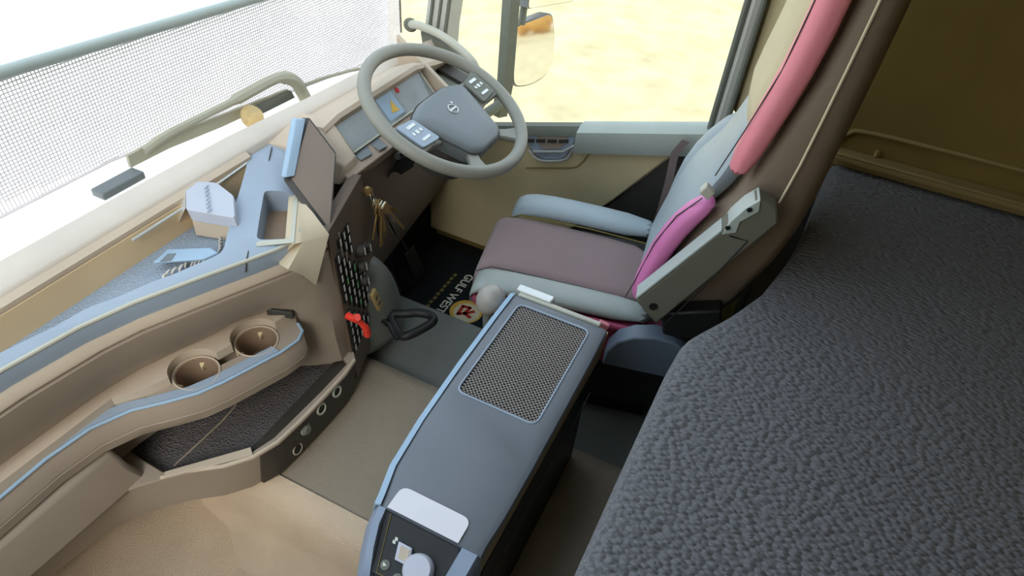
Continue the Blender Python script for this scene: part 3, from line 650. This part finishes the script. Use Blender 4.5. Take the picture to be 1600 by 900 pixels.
p.obox((0, -.015, .0115), (.0135, 0, 0), (0, .0022, 0), (0, 0, .0008)); p.tube([(.0095, -.0055, .0115), (.016, .001, .0115)], .0014, 6); p.obox((.0155, .0005, .0115), (.0026, -.0026, 0), (.0012, .0012, 0), (0, 0, .0008)); p.build('emblem', 'silver', hb, local=True)
p = MB(); p.tube([(v.x*1.012, -.045+(v.y+.045)*1.012, -.006) for v in hub], .0014, 6, closed=True); p.build('pad_seam', 'dark', hb, local=True)
for sgn in (-1, 1):
    p = MB(); p.loft([[(sgn*.10, .038, -.012), (sgn*.10, .038, -.035), (sgn*.085, -.06, -.035), (sgn*.085, -.06, -.012)], [(sgn*.15, .030, -.002), (sgn*.15, .030, -.024), (sgn*.14, -.05, -.024), (sgn*.14, -.05, -.002)], [(sgn*.207, .045, .003), (sgn*.207, .045, -.012), (sgn*.207, -.055, -.012), (sgn*.207, -.055, .003)]]); sp_ = p.build('side_spoke', 'wheel', sw, bevel=.004, local=True)
    p = MB(); p.slab(roundpoly([(sgn*.122, .026, 0), (sgn*.186, .034, .002), (sgn*.180, -.044, .002), (sgn*.112, -.050, 0)], .008), (0, 0, .007)); kp = p.build('switch_pad', 'dash_top' if sgn < 0 else 'rubber', sp_, bevel=.001, local=True)
    p = MB()
    for (x, y, w, h) in ((.150, .014, .026, .007), (.150, -.006, .008, .009), (.136, -.006, .006, .007), (.165, -.006, .006, .007), (.146, -.030, .026, .006)):
        p.obox((sgn*x, y, .0085), (w/2*1.2, 0, 0), (0, h/2*1.2, 0), (0, 0, .0012))
    p.build('switch_key', 'silver', kp, local=True)
    p = MB(); p.loft([[(sgn*.035, -.12, -.012), (sgn*.035, -.12, -.03), (sgn*.068, -.112, -.03), (sgn*.068, -.112, -.012)], [(sgn*.065, -.150, -.006), (sgn*.065, -.150, -.022), (sgn*.098, -.138, -.022), (sgn*.098, -.138, -.006)], [(sgn*.085, -.190, .003), (sgn*.085, -.190, -.012), (sgn*.135, -.162, -.012), (sgn*.135, -.162, .003)]]); p.build('lower_spoke', 'wheel', sw, bevel=.004, local=True)
p = MB(); p.slab(roundpoly([(-.04, -.150, -.012), (.04, -.150, -.012), (.07, -.190, -.008), (-.07, -.190, -.008)], .008), (0, 0, .006))
p = MB(); p.lathe([(.07, -.055), (.085, -.09), (.08, -.14), (0, -.14)], (0, -.04, 0), (0,0,1), 24); p.build('column_cap', 'dark', sw, local=True)
# stalk levers
for sgn in (-1, 1):
    p = MB(); p.tube([(sgn*.05, -.02, -.075), (sgn*.13, -.01, -.065), (sgn*.19, .0, -.055)], [.007, .006, .009], 8); p.build('stalk_lever', 'black', sw, local=True)
# grab handle
gh = thing('grab_handle', 'pale grey tubular grab handle beside the windscreen pillar', 'handle', (1.660,0.862,0.852))
p = MB(); p.tube(spline([(1.720,1.122,0.895), (1.700,1.082,0.906), (1.700,1.026,0.899), (1.690,0.976,0.891), (1.680,0.923,0.873), (1.670,0.882,0.854), (1.680,0.872,0.827)], 5), .0125, 12); p.build('grip', 'handle', gh, smooth=80)
p = MB(); p.lathe([(.020, 0), (.022, .006), (.016, .012), (0, .012)], (1.725,1.127,0.892), (-1, -.3, 0), 18); p.build('mount', 'rubber', gh)
p = MB(); p.slab([(1.720,1.095,0.885), (1.710,0.988,0.863), (1.710,0.961,0.818), (1.710,1.010,0.802), (1.720,1.085,0.824)], (.04, 0, 0)); p.build('handle_base', 'rubber', gh, bevel=.008)
# keys hanging from the ignition
kb = thing('key_bunch', 'bunch of brass and steel keys hanging from the ignition', 'keys', (1.118, .862, .62))
k0 = V((1.106,0.862,0.728))
p = MB(); p.lathe([(.012, 0), (.012, .010), (0, .012)], k0+V((0, .004, 0)), (-.3, -1, 0), 14); p.build('key_head', 'brass', kb)
p = MB(); p.ring(.014, .0011, k0+V((.006, -.006, -.020)), (.5, -1, .2), 20, 6); p.build('key_ring', 'chrome', kb)
kk = None
for i, (px, py) in enumerate([(.052, -.080), (.030, -.120), (.010, -.130), (-.012, -.085), (.070, -.060), (-.040, -.075), (.045, -.115), (.0, -.07), (-.026, -.10), (.030, -.06), (.062, -.10)]):
    a = k0+V((.006, -.010-.003*i, -.032)); b = k0+V((px+.004, -.012-.004*i, -.032+py)); d = (b-a).normalized(); s_ = d.cross(V((0, -1, 0))).normalized()
    p = MB(); p.obox(a+d*.014, d*.014, s_*.011, V((0, .0012, 0))); p.obox((a+b)/2+d*.008, d*((b-a).length/2), s_*.0038, V((0, .0011, 0)))
    p.build('key', 'brass' if i % 3 else 'chrome', kb, bevel=.0005)

# ------------------------------------------------------------------ lever with loop handle
lv = thing('loop_lever', 'black triangular loop handle on the tunnel below the button panel', 'lever', (1.03, .80, .25))
p = MB(); p.tube(spline([(1.077,0.796,0.360), (1.097,0.761,0.365), (1.118,0.730,0.365), (1.124,0.699,0.365), (1.111,0.683,0.362), (1.080,0.696,0.355), (1.041,0.719,0.350), (1.035,0.740,0.345), (1.051,0.771,0.350)], 4, closed=True), .0125, 10, closed=True); p.build('loop_grip', 'lever', lv, smooth=80)
p = MB(); q = V((1.063,0.815,0.360)); p.lathe([(.030, -.10), (.030, -.03), (.024, .0), (.012, .008), (0, .01)], q, (0, -.3, 1), 18); p.build('lever_base', 'black', lv, smooth=50)
p = MB(); p.tube(spline([(1.043,0.814,0.360), (1.043,0.785,0.360), (1.029,0.760,0.350), (1.020,0.738,0.345)]), .006, 8); p.build('release_rod', 'black', lv)
# gear knob beside the seat
gk = thing('armrest_knob', 'rounded grey knob in front of the seat beside the console', 'knob', (1.03, .48, .21))
q = V((0.979,0.451,0.665))
p = MB(); p.lathe([(.010, -.040), (.020, -.036), (.029, -.018), (.031, 0), (.027, .016), (.014, .025), (0, .027)], q, (.35, -.35, 1), 24); p.build('knob', 'knob_grey', gk, smooth=80)
p = MB(); p.tube([q+V((-.006, .006, -.036)), q+V((-.002, .0, -.18)), q+V((0, 0, -.45))], .010, 10); p.build('stem', 'dark_grey', gk)

# ------------------------------------------------------------------ printed floor mat
mt = thing('floor_mat', 'black floor mat with white lettering and round yellow emblem in the driver footwell', 'floor mat', (1.5, .75, .04))
p = MB(); p.slab(roundpoly([(1.32, .45, .0405), (1.76, .45, .0405), (1.76, .99, .0405), (1.32, .99, .0405)], .04), (0, 0, .008)); p.build('rubber_sheet', 'matblack', mt, bevel=.002)
text_mesh('lettering', 'GULF WESTERN', .044, 'mark', (1.660, .870, .0487), (0, 0, PI), mt)
p = MB(); ec = V((1.479,0.775,0.049)); p.lathe([(.058, 0), (.058, .0008), (0, .0008)], ec, (0,0,1), 32); em = p.build('emblem', 'yellow', mt)
p = MB(); p.lathe([(.046, .0009), (.046, .0014), (0, .0014)], ec+V((-.004, -.004, 0)), (0,0,1), 32); p.build('emblem_centre', 'thread', em)
p = MB()
for a, b in (((-.026, .018), (.018, .022)), ((.018, .022), (.022, -.004)), ((.022, -.004), (-.012, .0)), ((-.012, .0), (-.020, -.026)), ((-.026, .018), (-.012, 0)), ((-.012, -.002), (.012, -.024))):
    a, b = V((a[0], a[1], .0018))+ec, V((b[0], b[1], .0018))+ec; d = (b-a).normalized(); s_ = V((-d.y, d.x, 0))
    p.obox((a+b)/2, (b-a)/2+d*.004, s_*.006, (0, 0, .0004))
p.build('emblem_mark', 'redprint', em)
p = MB()
for k in range(9):
    x = 1.63-k*.024; p.obox((x, .905+(k % 2)*.002, .0489), (.008, 0, 0), (0, .006, 0), (0, 0, .0004))
p.build('gold_line', 'gold', mt)
text_mesh('lettering', 'OIL', .05, 'mark', (ec.x-.045, ec.y-.075, .0487), (0, 0, PI), mt)
# pedals in the dark
for i, x in enumerate((1.36, 1.50)):
    pd = thing('pedal', ['black brake pedal deep in the driver footwell', 'black accelerator pedal at the far side of the footwell'][i], 'pedal', (x, 1.0, .09))
    p = MB(); p.obox((x, 1.0, .16), (.03, 0, 0), (0, .02, .05), (0, -.006, .003)); p.build('pad', 'black', pd, bevel=.003)
    p = MB(); p.tube([(x, 1.01, .17), (x, 1.08, .30)], .007, 8); p.build('arm', 'black', pd)

# ------------------------------------------------------------------ centre console
cn = thing('centre_console', 'long slate storage console with net lid and control panel between dashboard and bunk', 'console', (.69, .29, .25))
# top shell: rings across Y for stations along X
def csec(x, zt, zs, y0, y1, e=.012):
    return [(x, y0+.003, zt-.014), (x, y0-.0005, zt-.010), (x, y0+.002, zt-.004), (x, y0+e, zt), (x, y1-e-.006, zt), (x, y1-.003, zt-.010), (x, y1+.002, zt-.022), (x, y1+.0, zt-.030)]
p = MB(); p.loft([csec(.430, .698, .66, .185, .376), csec(.448, .698, .66, .186, .380), csec(.50, .700, .66, .182, .394), csec(.60, .701, .66, .180, .403), csec(.75, .700, .66, .180, .408), csec(.90, .700, .66, .180, .409), csec(.975, .699, .66, .182, .409), csec(.987, .690, .655, .184, .407)])
lid = p.build('lid', 'cons', cn, smooth=30)
gr = roundpoly([(.685, .213, .694), (.955, .213, .694), (.955, .374, .694), (.685, .374, .694)], .018, 5)
wl_ = roundpoly([(.40, .222, .696), (.470, .222, .696), (.470, .358, .696), (.40, .358, .696)], .016, 5)
g1 = MB(); g1.slab(gr, (0, 0, .05)); cut(lid, [g1])
# bevelled edges with the blue sky sheen put into their colour
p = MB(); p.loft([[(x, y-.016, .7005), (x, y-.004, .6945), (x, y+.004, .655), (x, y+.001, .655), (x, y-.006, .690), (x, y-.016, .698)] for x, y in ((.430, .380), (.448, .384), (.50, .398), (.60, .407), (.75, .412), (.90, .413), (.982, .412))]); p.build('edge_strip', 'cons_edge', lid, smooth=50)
p = MB(); p.slab([(.980, .20, .692), (.995, .20, .688), (.995, .39, .688), (.980, .39, .692)], (0, 0, .010)); p.build('front_rail', 'handle', lid, bevel=.003)
p = MB(); p.slab(roundpoly([(.992, .315, .69), (1.012, .315, .69), (1.012, .40, .69), (.992, .40, .69)], .006), (0, 0, .014)); p.build('latch', 'silver', lid, bevel=.003)
p = MB(); p.slab(gr, (0, 0, .001)); gi = p.build('insert_backing', 'grille_hole', lid)
p = MB(); x = .692
while x < .952:
    p.box((x-.0017, .215, .6955), (x+.0017, .372, .6985)); x += .0080
y = .220
while y < .370:
    p.box((.687, y-.0017, .6955), (.953, y+.0017, .6985)); y += .0080
p.build('net_insert', 'grille', lid, smooth=0, kind='stuff')
p = MB(); p.tube([V((q.x, q.y, .7005)) for q in gr], .0022, 6, closed=True); p.build('insert_rim', 'dash_top', lid)
# body sides
p = MB(); p.loft([[(.432, .188+d, z0), (.985, .181+d, z0), (.985, .404-d*.3, z0), (.60, .400-d*.3, z0), (.432, .376-d*.3, z0)] for z0, d in ((.52, .030), (.56, .016), (.60, .006), (.686, .0))]); p.build('body_band', 'cons_side', cn, smooth=50)
p = MB(); p.loft([[(.47, .20, z), (.97, .195, z), (.97, .40, z), (.47, .37, z)] for z in (.25, .56)]); p.build('body', 'black', cn, bevel=.006)
p = MB(); p.tube([(.46, .192, .50), (.97, .187, .50)], .0012, 6); p.build('side_seam', 'rubber', cn)
# near end with control panel
def esec(x, zt, y0, y1): return [(x, y0, zt-.16), (x, y0, zt-.012), (x, y0+.006, zt), (x, y0+.032, zt), (x, y0+.036, zt-.024), (x, y1-.026, zt-.024), (x, y1-.022, zt), (x, y1-.010, zt), (x, y1+.004, zt-.03), (x, y1+.006, zt-.16)]
p = MB(); p.loft([esec(.4295, .698, .186, .376), esec(.405, .694, .187, .372), esec(.375, .682, .190, .362), esec(.345, .660, .194, .350), esec(.334, .630, .198, .344), esec(.330, .57, .20, .340)]); en = p.build('end_cap', 'cons_edge_dark', cn, smooth=40)
def ep(s, t, h=0):   # control panel plane: s along Y (0 = side away from the bunk), t down the slope
    a = V((.4285, .354, .6925)); bb = V((.350, .330, .660)); c = V((.4285, .222, .6925))
    n = (bb-a).cross(c-a).normalized(); n = n if n.z > 0 else -n
    return a + (c-a)*s + (bb-a)*t + n*h
p = MB(); p.slab([ep(0, 0), ep(1, 0), ep(.92, 1), ep(0, 1)], (0, 0, -.004)); cp_ = p.build('control_panel', 'black', cn)
p = MB(); p.tube([ep(.08, 0, .0008), ep(.08, .97, .0008), ep(.92, .97, .0008)], .001, 6); p.build('panel_edge', 'gold', cp_)
wl2 = [V((.431, .226, .7008))] + [V((.431, .352, .7008))] + [V(v) for v in roundpoly([(.36, .226, .7008), (.36, .352, .7008), (.474, .352, .7008), (.474, .226, .7008)], .016, 5)[12:]]
p = MB(); p.slab(wl2, (0, 0, .0006)); p.build('white_label', 'white', lid)
pnn = (ep(0, 0, .01)-ep(0, 0)).normalized()
p = MB(); p.lathe([(.023, 0), (.024, .004), (.023, .014), (.020, .018), (0, .018)], ep(.58, .62), pnn, 32); p.build('dial', 'knob', cp_, smooth=40)
p = MB(); p.obox(ep(.36, .50, .004), (ep(1, 0)-ep(0, 0)).normalized()*.012, (ep(0, 1)-ep(0, 0)).normalized()*.013, pnn*.004); sqk = p.build('square_switch', 'knob', cp_, bevel=.001)
p = MB(); p.obox(ep(.37, .50, .0085), (ep(1, 0)-ep(0, 0)).normalized()*.008, (ep(0, 1)-ep(0, 0)).normalized()*.009, pnn*.0008); p.build('square_switch_face', 'taupe', sqk)
for s_, t_ in ((.16, .80), (.34, .90), (.50, .97)):
    p = MB(); p.lathe([(.0075, 0), (.0075, .002), (.005, .003), (0, .003)], ep(s_, t_), pnn, 18); bt_ = p.build('round_button', 'rubber', cp_)
    p = MB(); c_ = ep(s_, t_, .0036); ux = (ep(1, 0)-ep(0, 0)).normalized(); uy = (ep(0, 1)-ep(0, 0)).normalized()
    p.slab([c_-ux*.003-uy*.003, c_-ux*.003+uy*.003, c_+ux*.0035], pnn*.0005); p.build('arrow_mark', 'mark', bt_)
for s_, t_ in ((.20, .40), (.22, .34), (.93, .55), (.96, .62)):
    p = MB(); p.obox(ep(s_, t_, .0008), (.0025, .001, 0), (0, .0025, 0), pnn*.0003); p.build('symbol', 'mark', cp_)

# ------------------------------------------------------------------ driver's seat (local frame: x = u right, y = v forward)
st = thing('driver_seat', 'driver seat with mauve cloth centre, grey leather bolsters and rose piping', 'seat', (1.30, .35, .04), (0, 0, math.radians(13)))
def lz(pts): return [(a, b, c-.04) for a, b, c in pts]
def cush(vv, z, d):   # one cross-section ring of the centre cushion
    return [(-.125, vv, z), (-.10, vv, z+.004), (0, vv, z+.002), (.10, vv, z+.004), (.125, vv, z), (.125, vv, z-d), (-.125, vv, z-d)]
path = [(.245, .50), (.262, .555), (.250, .590), (.20, .604), (.10, .602), (-.05, .593), (-.22, .584)]
p = MB(); p.loft([lz(cush(v, z, .03 if i < 2 else .09)) for i, (v, z) in enumerate(path)]); cu_ = p.build('cushion', 'seat_fab', st, sub=1, local=True)
def bol(c, w, path, h, name, m, par=None, sub=1):
    p = MB(); p.loft([lz([(c-w, v, z-.022), (c-w, v, z+h*.3), (c-w*.6, v, z+h*.9), (c, v, z+h), (c+w*.6, v, z+h*.85), (c+w, v, z+h*.2), (c+w, v, z-.022)]) for v, z in path]); return p.build(name, m, par or st, sub=sub, local=True, smooth=80)
bol(-.158, .042, [(.235, .54), (.250, .572), (.232, .598), (.17, .604), (.0, .600), (-.22, .592)], .012, 'near_bolster', 'leather')
bol(.168, .050, [(.21, .54), (.225, .580), (.20, .614), (.12, .622), (.0, .618), (-.20, .606)], .016, 'far_bolster', 'leather_blue')
p = MB(); p.tube(lz([(-.165, .244, .545), (-.195, .232, .560), (-.204, .205, .576), (-.206, .08, .582), (-.206, -.22, .572)]), .010, 10); p.build('side_piping', 'wine_light', st, local=True, sub=1)
p = MB(); p.loft([lz([(-.150, v, b_), (-.204, v-.004, b_+.004), (-.212, v-.006, (b_+.572)/2), (-.205, v-.004, .572), (-.150, v, .572)]) for v, b_ in ((.238, .552), (.17, .52), (.08, .48), (0, .45), (-.22, .44))]); p.build('cushion_skirt', 'wine', st, local=True, smooth=60)
p = MB(); p.tube([(-.122, .25, .545), (-.120, .21, .568), (-.12, .0, .562), (-.12, -.2, .548)], .0016, 6); p.build('cushion_seam', 'dark', st, local=True)
p = MB(); p.tube([(.122, .225, .545), (.120, .19, .566), (.12, .0, .564), (.12, -.2, .548)], .0022, 6); p.build('cushion_seam', 'gold', st, local=True)  # gold tube paints the highlight along the far seam
p = MB(); p.loft([lz([(-.19, v, z) , (.20, v, z), (.20, v, z2), (-.19, v, z2)]) for v, z, z2 in ((.19, .30, .54), (-.30, .30, .54))]); p.build('seat_pan', 'black', st, local=True, bevel=.01)
p = MB(); p.loft([lz([(-.15, .12, z), (.16, .12, z), (.16, -.25, z), (-.15, -.25, z)]) for z in (.04, .32)]); p.build('pedestal', 'black', st, local=True, bevel=.01)
# backrest: side profile from the photograph, lofted across the seat
fr = [(-.118, .655), (-.128, .70), (-.150, .82), (-.178, .895), (-.217, .948), (-.232, 1.0), (-.258, 1.101), (-.285, 1.22), (-.297, 1.34), (-.302, 1.50), (-.300, 1.62)]
bk_ = [(-.30, .60), (-.36, .70), (-.40, .82), (-.42, .91), (-.426, .97), (-.428, 1.03), (-.431, 1.12), (-.435, 1.24), (-.437, 1.34), (-.437, 1.50), (-.42, 1.62)]
def back_ring(i, u0, u1, ins=0):
    (a, z), (b, zb) = fr[i], bk_[i]
    a = a - ins
    return lz([(u0, a-.012, z), (u0+.012, a, z), (u1-.012, a, z), (u1, a-.012, z), (u1, b+.03, zb), (u1-.03, b, zb), (u0+.03, b, zb), (u0, b+.03, zb)])
p = MB(); p.loft([back_ring(i, -.198, .20 if i < 5 else .17-.006*i, .065) for i in range(11)]); p.build('backrest_shell', 'seat_side', st, local=True, smooth=55)
# piping band along the near front corner
def band(i0, i1, m, name, w0, w1):
    p = MB(); rr = []
    for i in range(i0, i1+1):
        a, z = fr[i]; t = (i-i0)/max(1, i1-i0); w = w0+(w1-w0)*t; w = w if i not in (i0, i1) else w*.8
        e = .012 if i in (i0,) else 0
        rr.append(lz([(-.203, a-e-w-.012, z), (-.203, a-e-w, z), (-.207, a-e-w*.5, z), (-.198, a-e-.006, z), (-.178, a-e+.004, z), (-.150, a-e-.002, z), (-.145, a-e-w, z), (-.145, a-e-w-.012, z)]))
    p.loft(rr); return p.build(name, m, st, sub=1, local=True, smooth=80)
band(0, 4, 'magenta', 'lower_side_piping', .030, .040)
band(5, 10, 'pink', 'upper_side_piping', .038, .042)
p = MB(); p.tube(lz([(-.187, a-.002, z) for a, z in fr[:5]]), .0014, 6); p.tube(lz([(-.184, a+.002, z) for a, z in fr[5:]]), .0014, 6); p.build('piping_seam', 'dark', st, local=True)
p = MB()
p.tube(lz([(-.203, -.357, .978), (-.203, -.366, 1.06), (-.203, -.372, 1.15), (-.203, -.378, 1.26), (-.203, -.383, 1.37), (-.203, -.39, 1.6)]), .0026, 6); p.build('side_stitching', 'thread', st, local=True)
p = MB(); p.obox((-.198, -.222, .972-.04), (.010, 0, 0), (0, .010, .007), (0, .005, -.009)); p.build('piping_clip', 'handle', st, local=True, bevel=.003)
# front faces: lower far bolster (blue-grey sheen in its colour) and cream cloth centre
p = MB(); p.loft([lz([(.10, -.25, .56), (.11, -.19, .56), (.16, -.165, .56), (.215, -.18, .56), (.235, -.24, .56)]),
                  lz([(.10, -.25, .70), (.11, -.195, .70), (.16, -.175, .70), (.22, -.19, .70), (.24, -.26, .70)]),
                  lz([(.10, -.28, .83), (.11, -.215, .83), (.16, -.19, .83), (.22, -.20, .83), (.24, -.29, .83)]),
                  lz([(.10, -.33, .92), (.11, -.26, .92), (.16, -.235, .92), (.22, -.245, .92), (.24, -.33, .92)]),
                  lz([(.10, -.35, .975), (.11, -.30, .975), (.16, -.285, .975), (.22, -.29, .975), (.235, -.35, .975)])]); p.build('far_back_bolster', 'leather_blue', st, sub=1, local=True, smooth=80)
p = MB(); p.loft([lz([(-.152, a-.008, z), (-.08, a-.020, z), (.08, a-.030, z), (.17, a-.048-.004*k, z), (.19, a-.09, z), (-.152, a-.09, z)]) for k, (a, z) in enumerate(fr[0:7])]); p.build('lumbar_panel', 'leather_blue', st, local=True, sub=1, smooth=80)
p = MB(); p.loft([lz([(-.152, a-.002, z), (-.08, a-.006, z), (.05, a-.012-w, z), (.12, a-.022-w, z), (.145, a-.05-w, z), (.145, a-.11, z), (-.152, a-.11, z)]) for (a, z), w in zip([(-.262, 1.06)]+fr[6:11], (.012, .0, -.006, -.004, .0, .0))]); p.build('cloth_centre', 'bstripe', st, local=True, sub=1, smooth=80)
# folded armrest
a0 = V((-.245, 0, 0))
ar = [(-0.262,-0.137,0.714), (-0.262,-0.194,0.658), (-0.262,-0.356,0.969), (-0.262,-0.344,0.998), (-0.262,-0.305,1.011)]
p = MB(); p.slab([(x, y, z-.04) for x, y, z in ar], (.046, 0, 0)); am_ = p.build('armrest', 'arm', st, bevel=.006, local=True)
p = MB(); p.tube([(x-.0005, y, z-.04) for x, y, z in ((-0.262,-0.213,0.669), (-0.262,-0.272,0.808), (-0.262,-0.313,0.919), (-0.262,-0.278,0.923))], .0016, 6); p.build('armrest_seam', 'black', am_, local=True)
q = V((-0.262,-0.178,0.709)) - V((0, 0, .04))
p = MB(); p.lathe([(.0, .0015), (.008, .0015), (.0095, .002), (.0095, 0), (.0, 0)], q, (-1, 0, 0), 18); p.build('pivot_hole', 'black', am_, local=True)
p = MB(); e1, e2 = V((-0.262,-0.141,0.719)), V((-0.262,-0.264,0.929)); dz_ = V((0, 0, .04)); n2 = V((0, .6, .8))
p.slab([e1-dz_+V((-.001, .001, .001)), e2-dz_+V((-.001, .001, .001)), e2-dz_+V((.040, .001, .001)), e1-dz_+V((.040, .001, .001))], (0, .003, .004)); p.build('armrest_cap', 'arm_edge', am_, local=True, bevel=.001)
p = MB(); br = [(-0.262,-0.263,0.923), (-0.262,-0.287,0.934), (-0.262,-0.287,0.958), (-0.262,-0.313,0.988), (-0.262,-0.308,1.012), (-0.262,-0.288,0.989), (-0.262,-0.271,0.956)]
p.slab([(x-.0025, y, z-.04) for x, y, z in br], (.048, 0, 0)); bk2 = p.build('hinge_bracket', 'arm_edge', am_, local=True, bevel=.001)
for px in ((-0.266,-0.269,0.942), (-0.266,-0.295,0.989)):
    p = MB(); p.lathe([(.005, 0), (.005, .001), (0, .001)], V(px)-dz_, (-1, 0, 0), 12); p.build('bolt', 'black', bk2, local=True)
# round adjuster cover under the armrest
p = MB(); p.loft([lz([(u, v, z) for v, z in ((-.100, .50), (-.104, .545), (-.122, .580), (-.155, .605), (-.20, .618), (-.245, .614), (-.275, .595), (-.28, .50))]) for u in (-.262, -.215)]); p.build('adjuster_cover', 'leather_blue_dark', st, local=True, smooth=50, bevel=.004)
# red release tab
q = V((-0.240,-0.084,0.604))-dz_
p = MB(); p.obox(q, (.006, 0, 0), (0, .012, .004), (0, -.002, .008)); p.build('release_tab', 'pink', st, local=True, bevel=.002)
p = MB(); p.obox(V((-0.220,-0.271,0.656))-dz_, (.02, 0, 0), (0, .06, -.02), (0, .01, .04)); p.build('recliner_housing', 'black', st, local=True, bevel=.006)
# seat belt stalk beyond the seat
sb = thing('seat_belt', 'dark seat belt strap hanging between the seat and the door pillar', 'seat belt', (1.660,0.223,0.527))
p = MB(); p.loft([[V(a)+V((0, d, 0)) for a, d in ((q, 0), (q, .022))] + [V(q)+V((.006, .022, 0)), V(q)+V((.006, 0, 0))] for q in ((1.690,0.214,0.789), (1.680,0.233,0.747), (1.670,0.227,0.655), (1.660,0.227,0.553), (1.660,0.233,0.509))]); p.build('strap', 'strapm', sb)
p = MB(); q = V((1.655,0.226,0.538)); p.obox(q, (.008, 0, 0), (0, .02, 0), (0, 0, .014)); p.build('buckle', 'pad', sb, bevel=.004)

# ------------------------------------------------------------------ bunk
bn = thing('bunk_mattress', 'dark slate quilted bunk mattress filling the lower right behind the seat', 'mattress', (.70, -.4, .68))
mo = [(-.38, -.76), (-.38, .050), (.30, .050), (.60, .044), (.84, .038), (.93, .030), (.965, .012), (1.04, -.030), (1.15, -.078), (1.30, -.112), (1.50, -.135), (1.79, -.150), (1.79, -.76)]
mc = roundpoly([(x, y, 0) for x, y in mo], .02, 3)
cc = V((.75, -.45, 0))
def mring(z, ins):
    return [V((q.x-ins*(1 if q.x > .7 else -1), q.y-ins if q.y > -.3 else q.y+ins, z)) for q in mc]
p = MB(); p.loft([mring(.69, .006), mring(.70, 0), mring(.775, 0), mring(.790, .004), mring(.798, .012), mring(.801, .026), mring(.802, .06)]); p.build('quilted_cover', 'mattress', bn, smooth=70)
g = MB(); g.box((-.38, -.77, .25), (1.77, -.06, .688)); tag(g.build('bunk_box', 'black'), 'black bunk base box below the mattress', 'bunk base')
# unseen upper bunk, added above and behind the viewer to shade the mattress
g = MB(); g.box((-.40, -.77, 1.73), (1.75, -.02, 1.85)); tag(g.build('shading_upper_bunk', 'wall', bevel=.01), 'unseen upper bunk added above the rear of the cab for shade', 'bunk')

# ------------------------------------------------------------------ things lying in the dash tray
bxo = thing('junction_box', 'grey ribbed plastic box standing in the dash tray', 'box', (0.732,1.004,0.770))
T = [V(q) for q in ((0.796,1.094,0.845), (0.824,1.036,0.845), (0.809,0.977,0.842), (0.758,0.927,0.835), (0.725,1.022,0.840))]
p = MB(); p.slab(roundpoly(T, .008, 3), (.002, -.004, -.028)); p.build('body', 'paper', bxo, bevel=.002)
p = MB(); p.slab([q+V((.004, -.004, -.027)) for q in T], (0, .004, -.042)); p.build('lower_body', 'taupe', bxo, bevel=.003)
p = MB(); a, b = (T[0]+T[4])/2*0+V((0.803,1.044,0.846)), V((0.739,0.973,0.841))
for k in range(7):
    c = a.lerp(b, (k+.5)/7); p.obox(c+V((0,0,.001)), (.007, .002, 0), (0, .0012, 0), (0, 0, .0008))
p.build('rib', 'dash_top', bxo)
p = MB(); p.slab([(0.787,1.114,0.830), (0.794,1.092,0.845), (0.730,1.028,0.838), (0.725,1.052,0.800)], (-.002, .002, -.004)); p.build('side_flap', 'silver', bxo)
cb_ = MB(); cb_.tube(spline([(0.776,1.108,0.838), (0.753,1.079,0.830), (0.742,1.068,0.800), (0.742,1.078,0.780)]), .0024, 6)
tag(cb_.build('charging_lead', 'cowl'), 'pale lead hanging at the left side of the grey box in the tray', 'cable')
ph = MB(); ph.slab([(0.655,1.016,0.782), (0.699,0.947,0.785), (0.695,0.922,0.785), (0.667,0.931,0.785), (0.613,1.008,0.782)], (0, 0, .006))
pt = thing('handset', 'slim pale blue handset lying on its coiled cord in the tray', 'handset', (0.664,0.992,0.766))
ph.build('shell', 'cons_edge', pt, bevel=.002)
p = MB(); p.slab([(0.644,1.002,0.789), (0.653,0.990,0.789), (0.633,0.981,0.789), (0.619,0.996,0.789)], (0, 0, .001)); p.build('display', 'pad', pt)
def coil(pts, r, turns, rr, name, lab, m):
    sp_ = spline(pts, 24); L = len(sp_); path = []
    for i, q in enumerate(sp_):
        a = 2*PI*turns*i/L; path.append(q+V((r*math.cos(a), r*.4*math.cos(a)+0, r*math.sin(a))))
    c = MB(); c.tube(path, rr, 5); o = c.build(name, m); return tag(o, lab, 'cable')
coil([(0.736,0.959,0.780), (0.704,0.931,0.780), (0.674,0.931,0.780), (0.648,0.947,0.780)], .007, 14, .0018, 'coiled_cord', 'coiled grey cord curling round the right end of the handset', 'cable')
coil([(0.671,0.972,0.774), (0.639,0.964,0.774), (0.611,0.973,0.774), (0.596,0.963,0.774), (0.632,0.949,0.774)], .005, 9, .0022, 'coiled_cord', 'tangled pale cord below the left end of the handset', 'cowl')
g = MB(); g.lathe([(.004, 0), (.004, .002), (0, .003)], (0.735,1.089,0.766), (0,0,1), 10); tag(g.build('tray_screw', 'black'), 'small black screw head on the tray mat left of the grey box', 'screw')
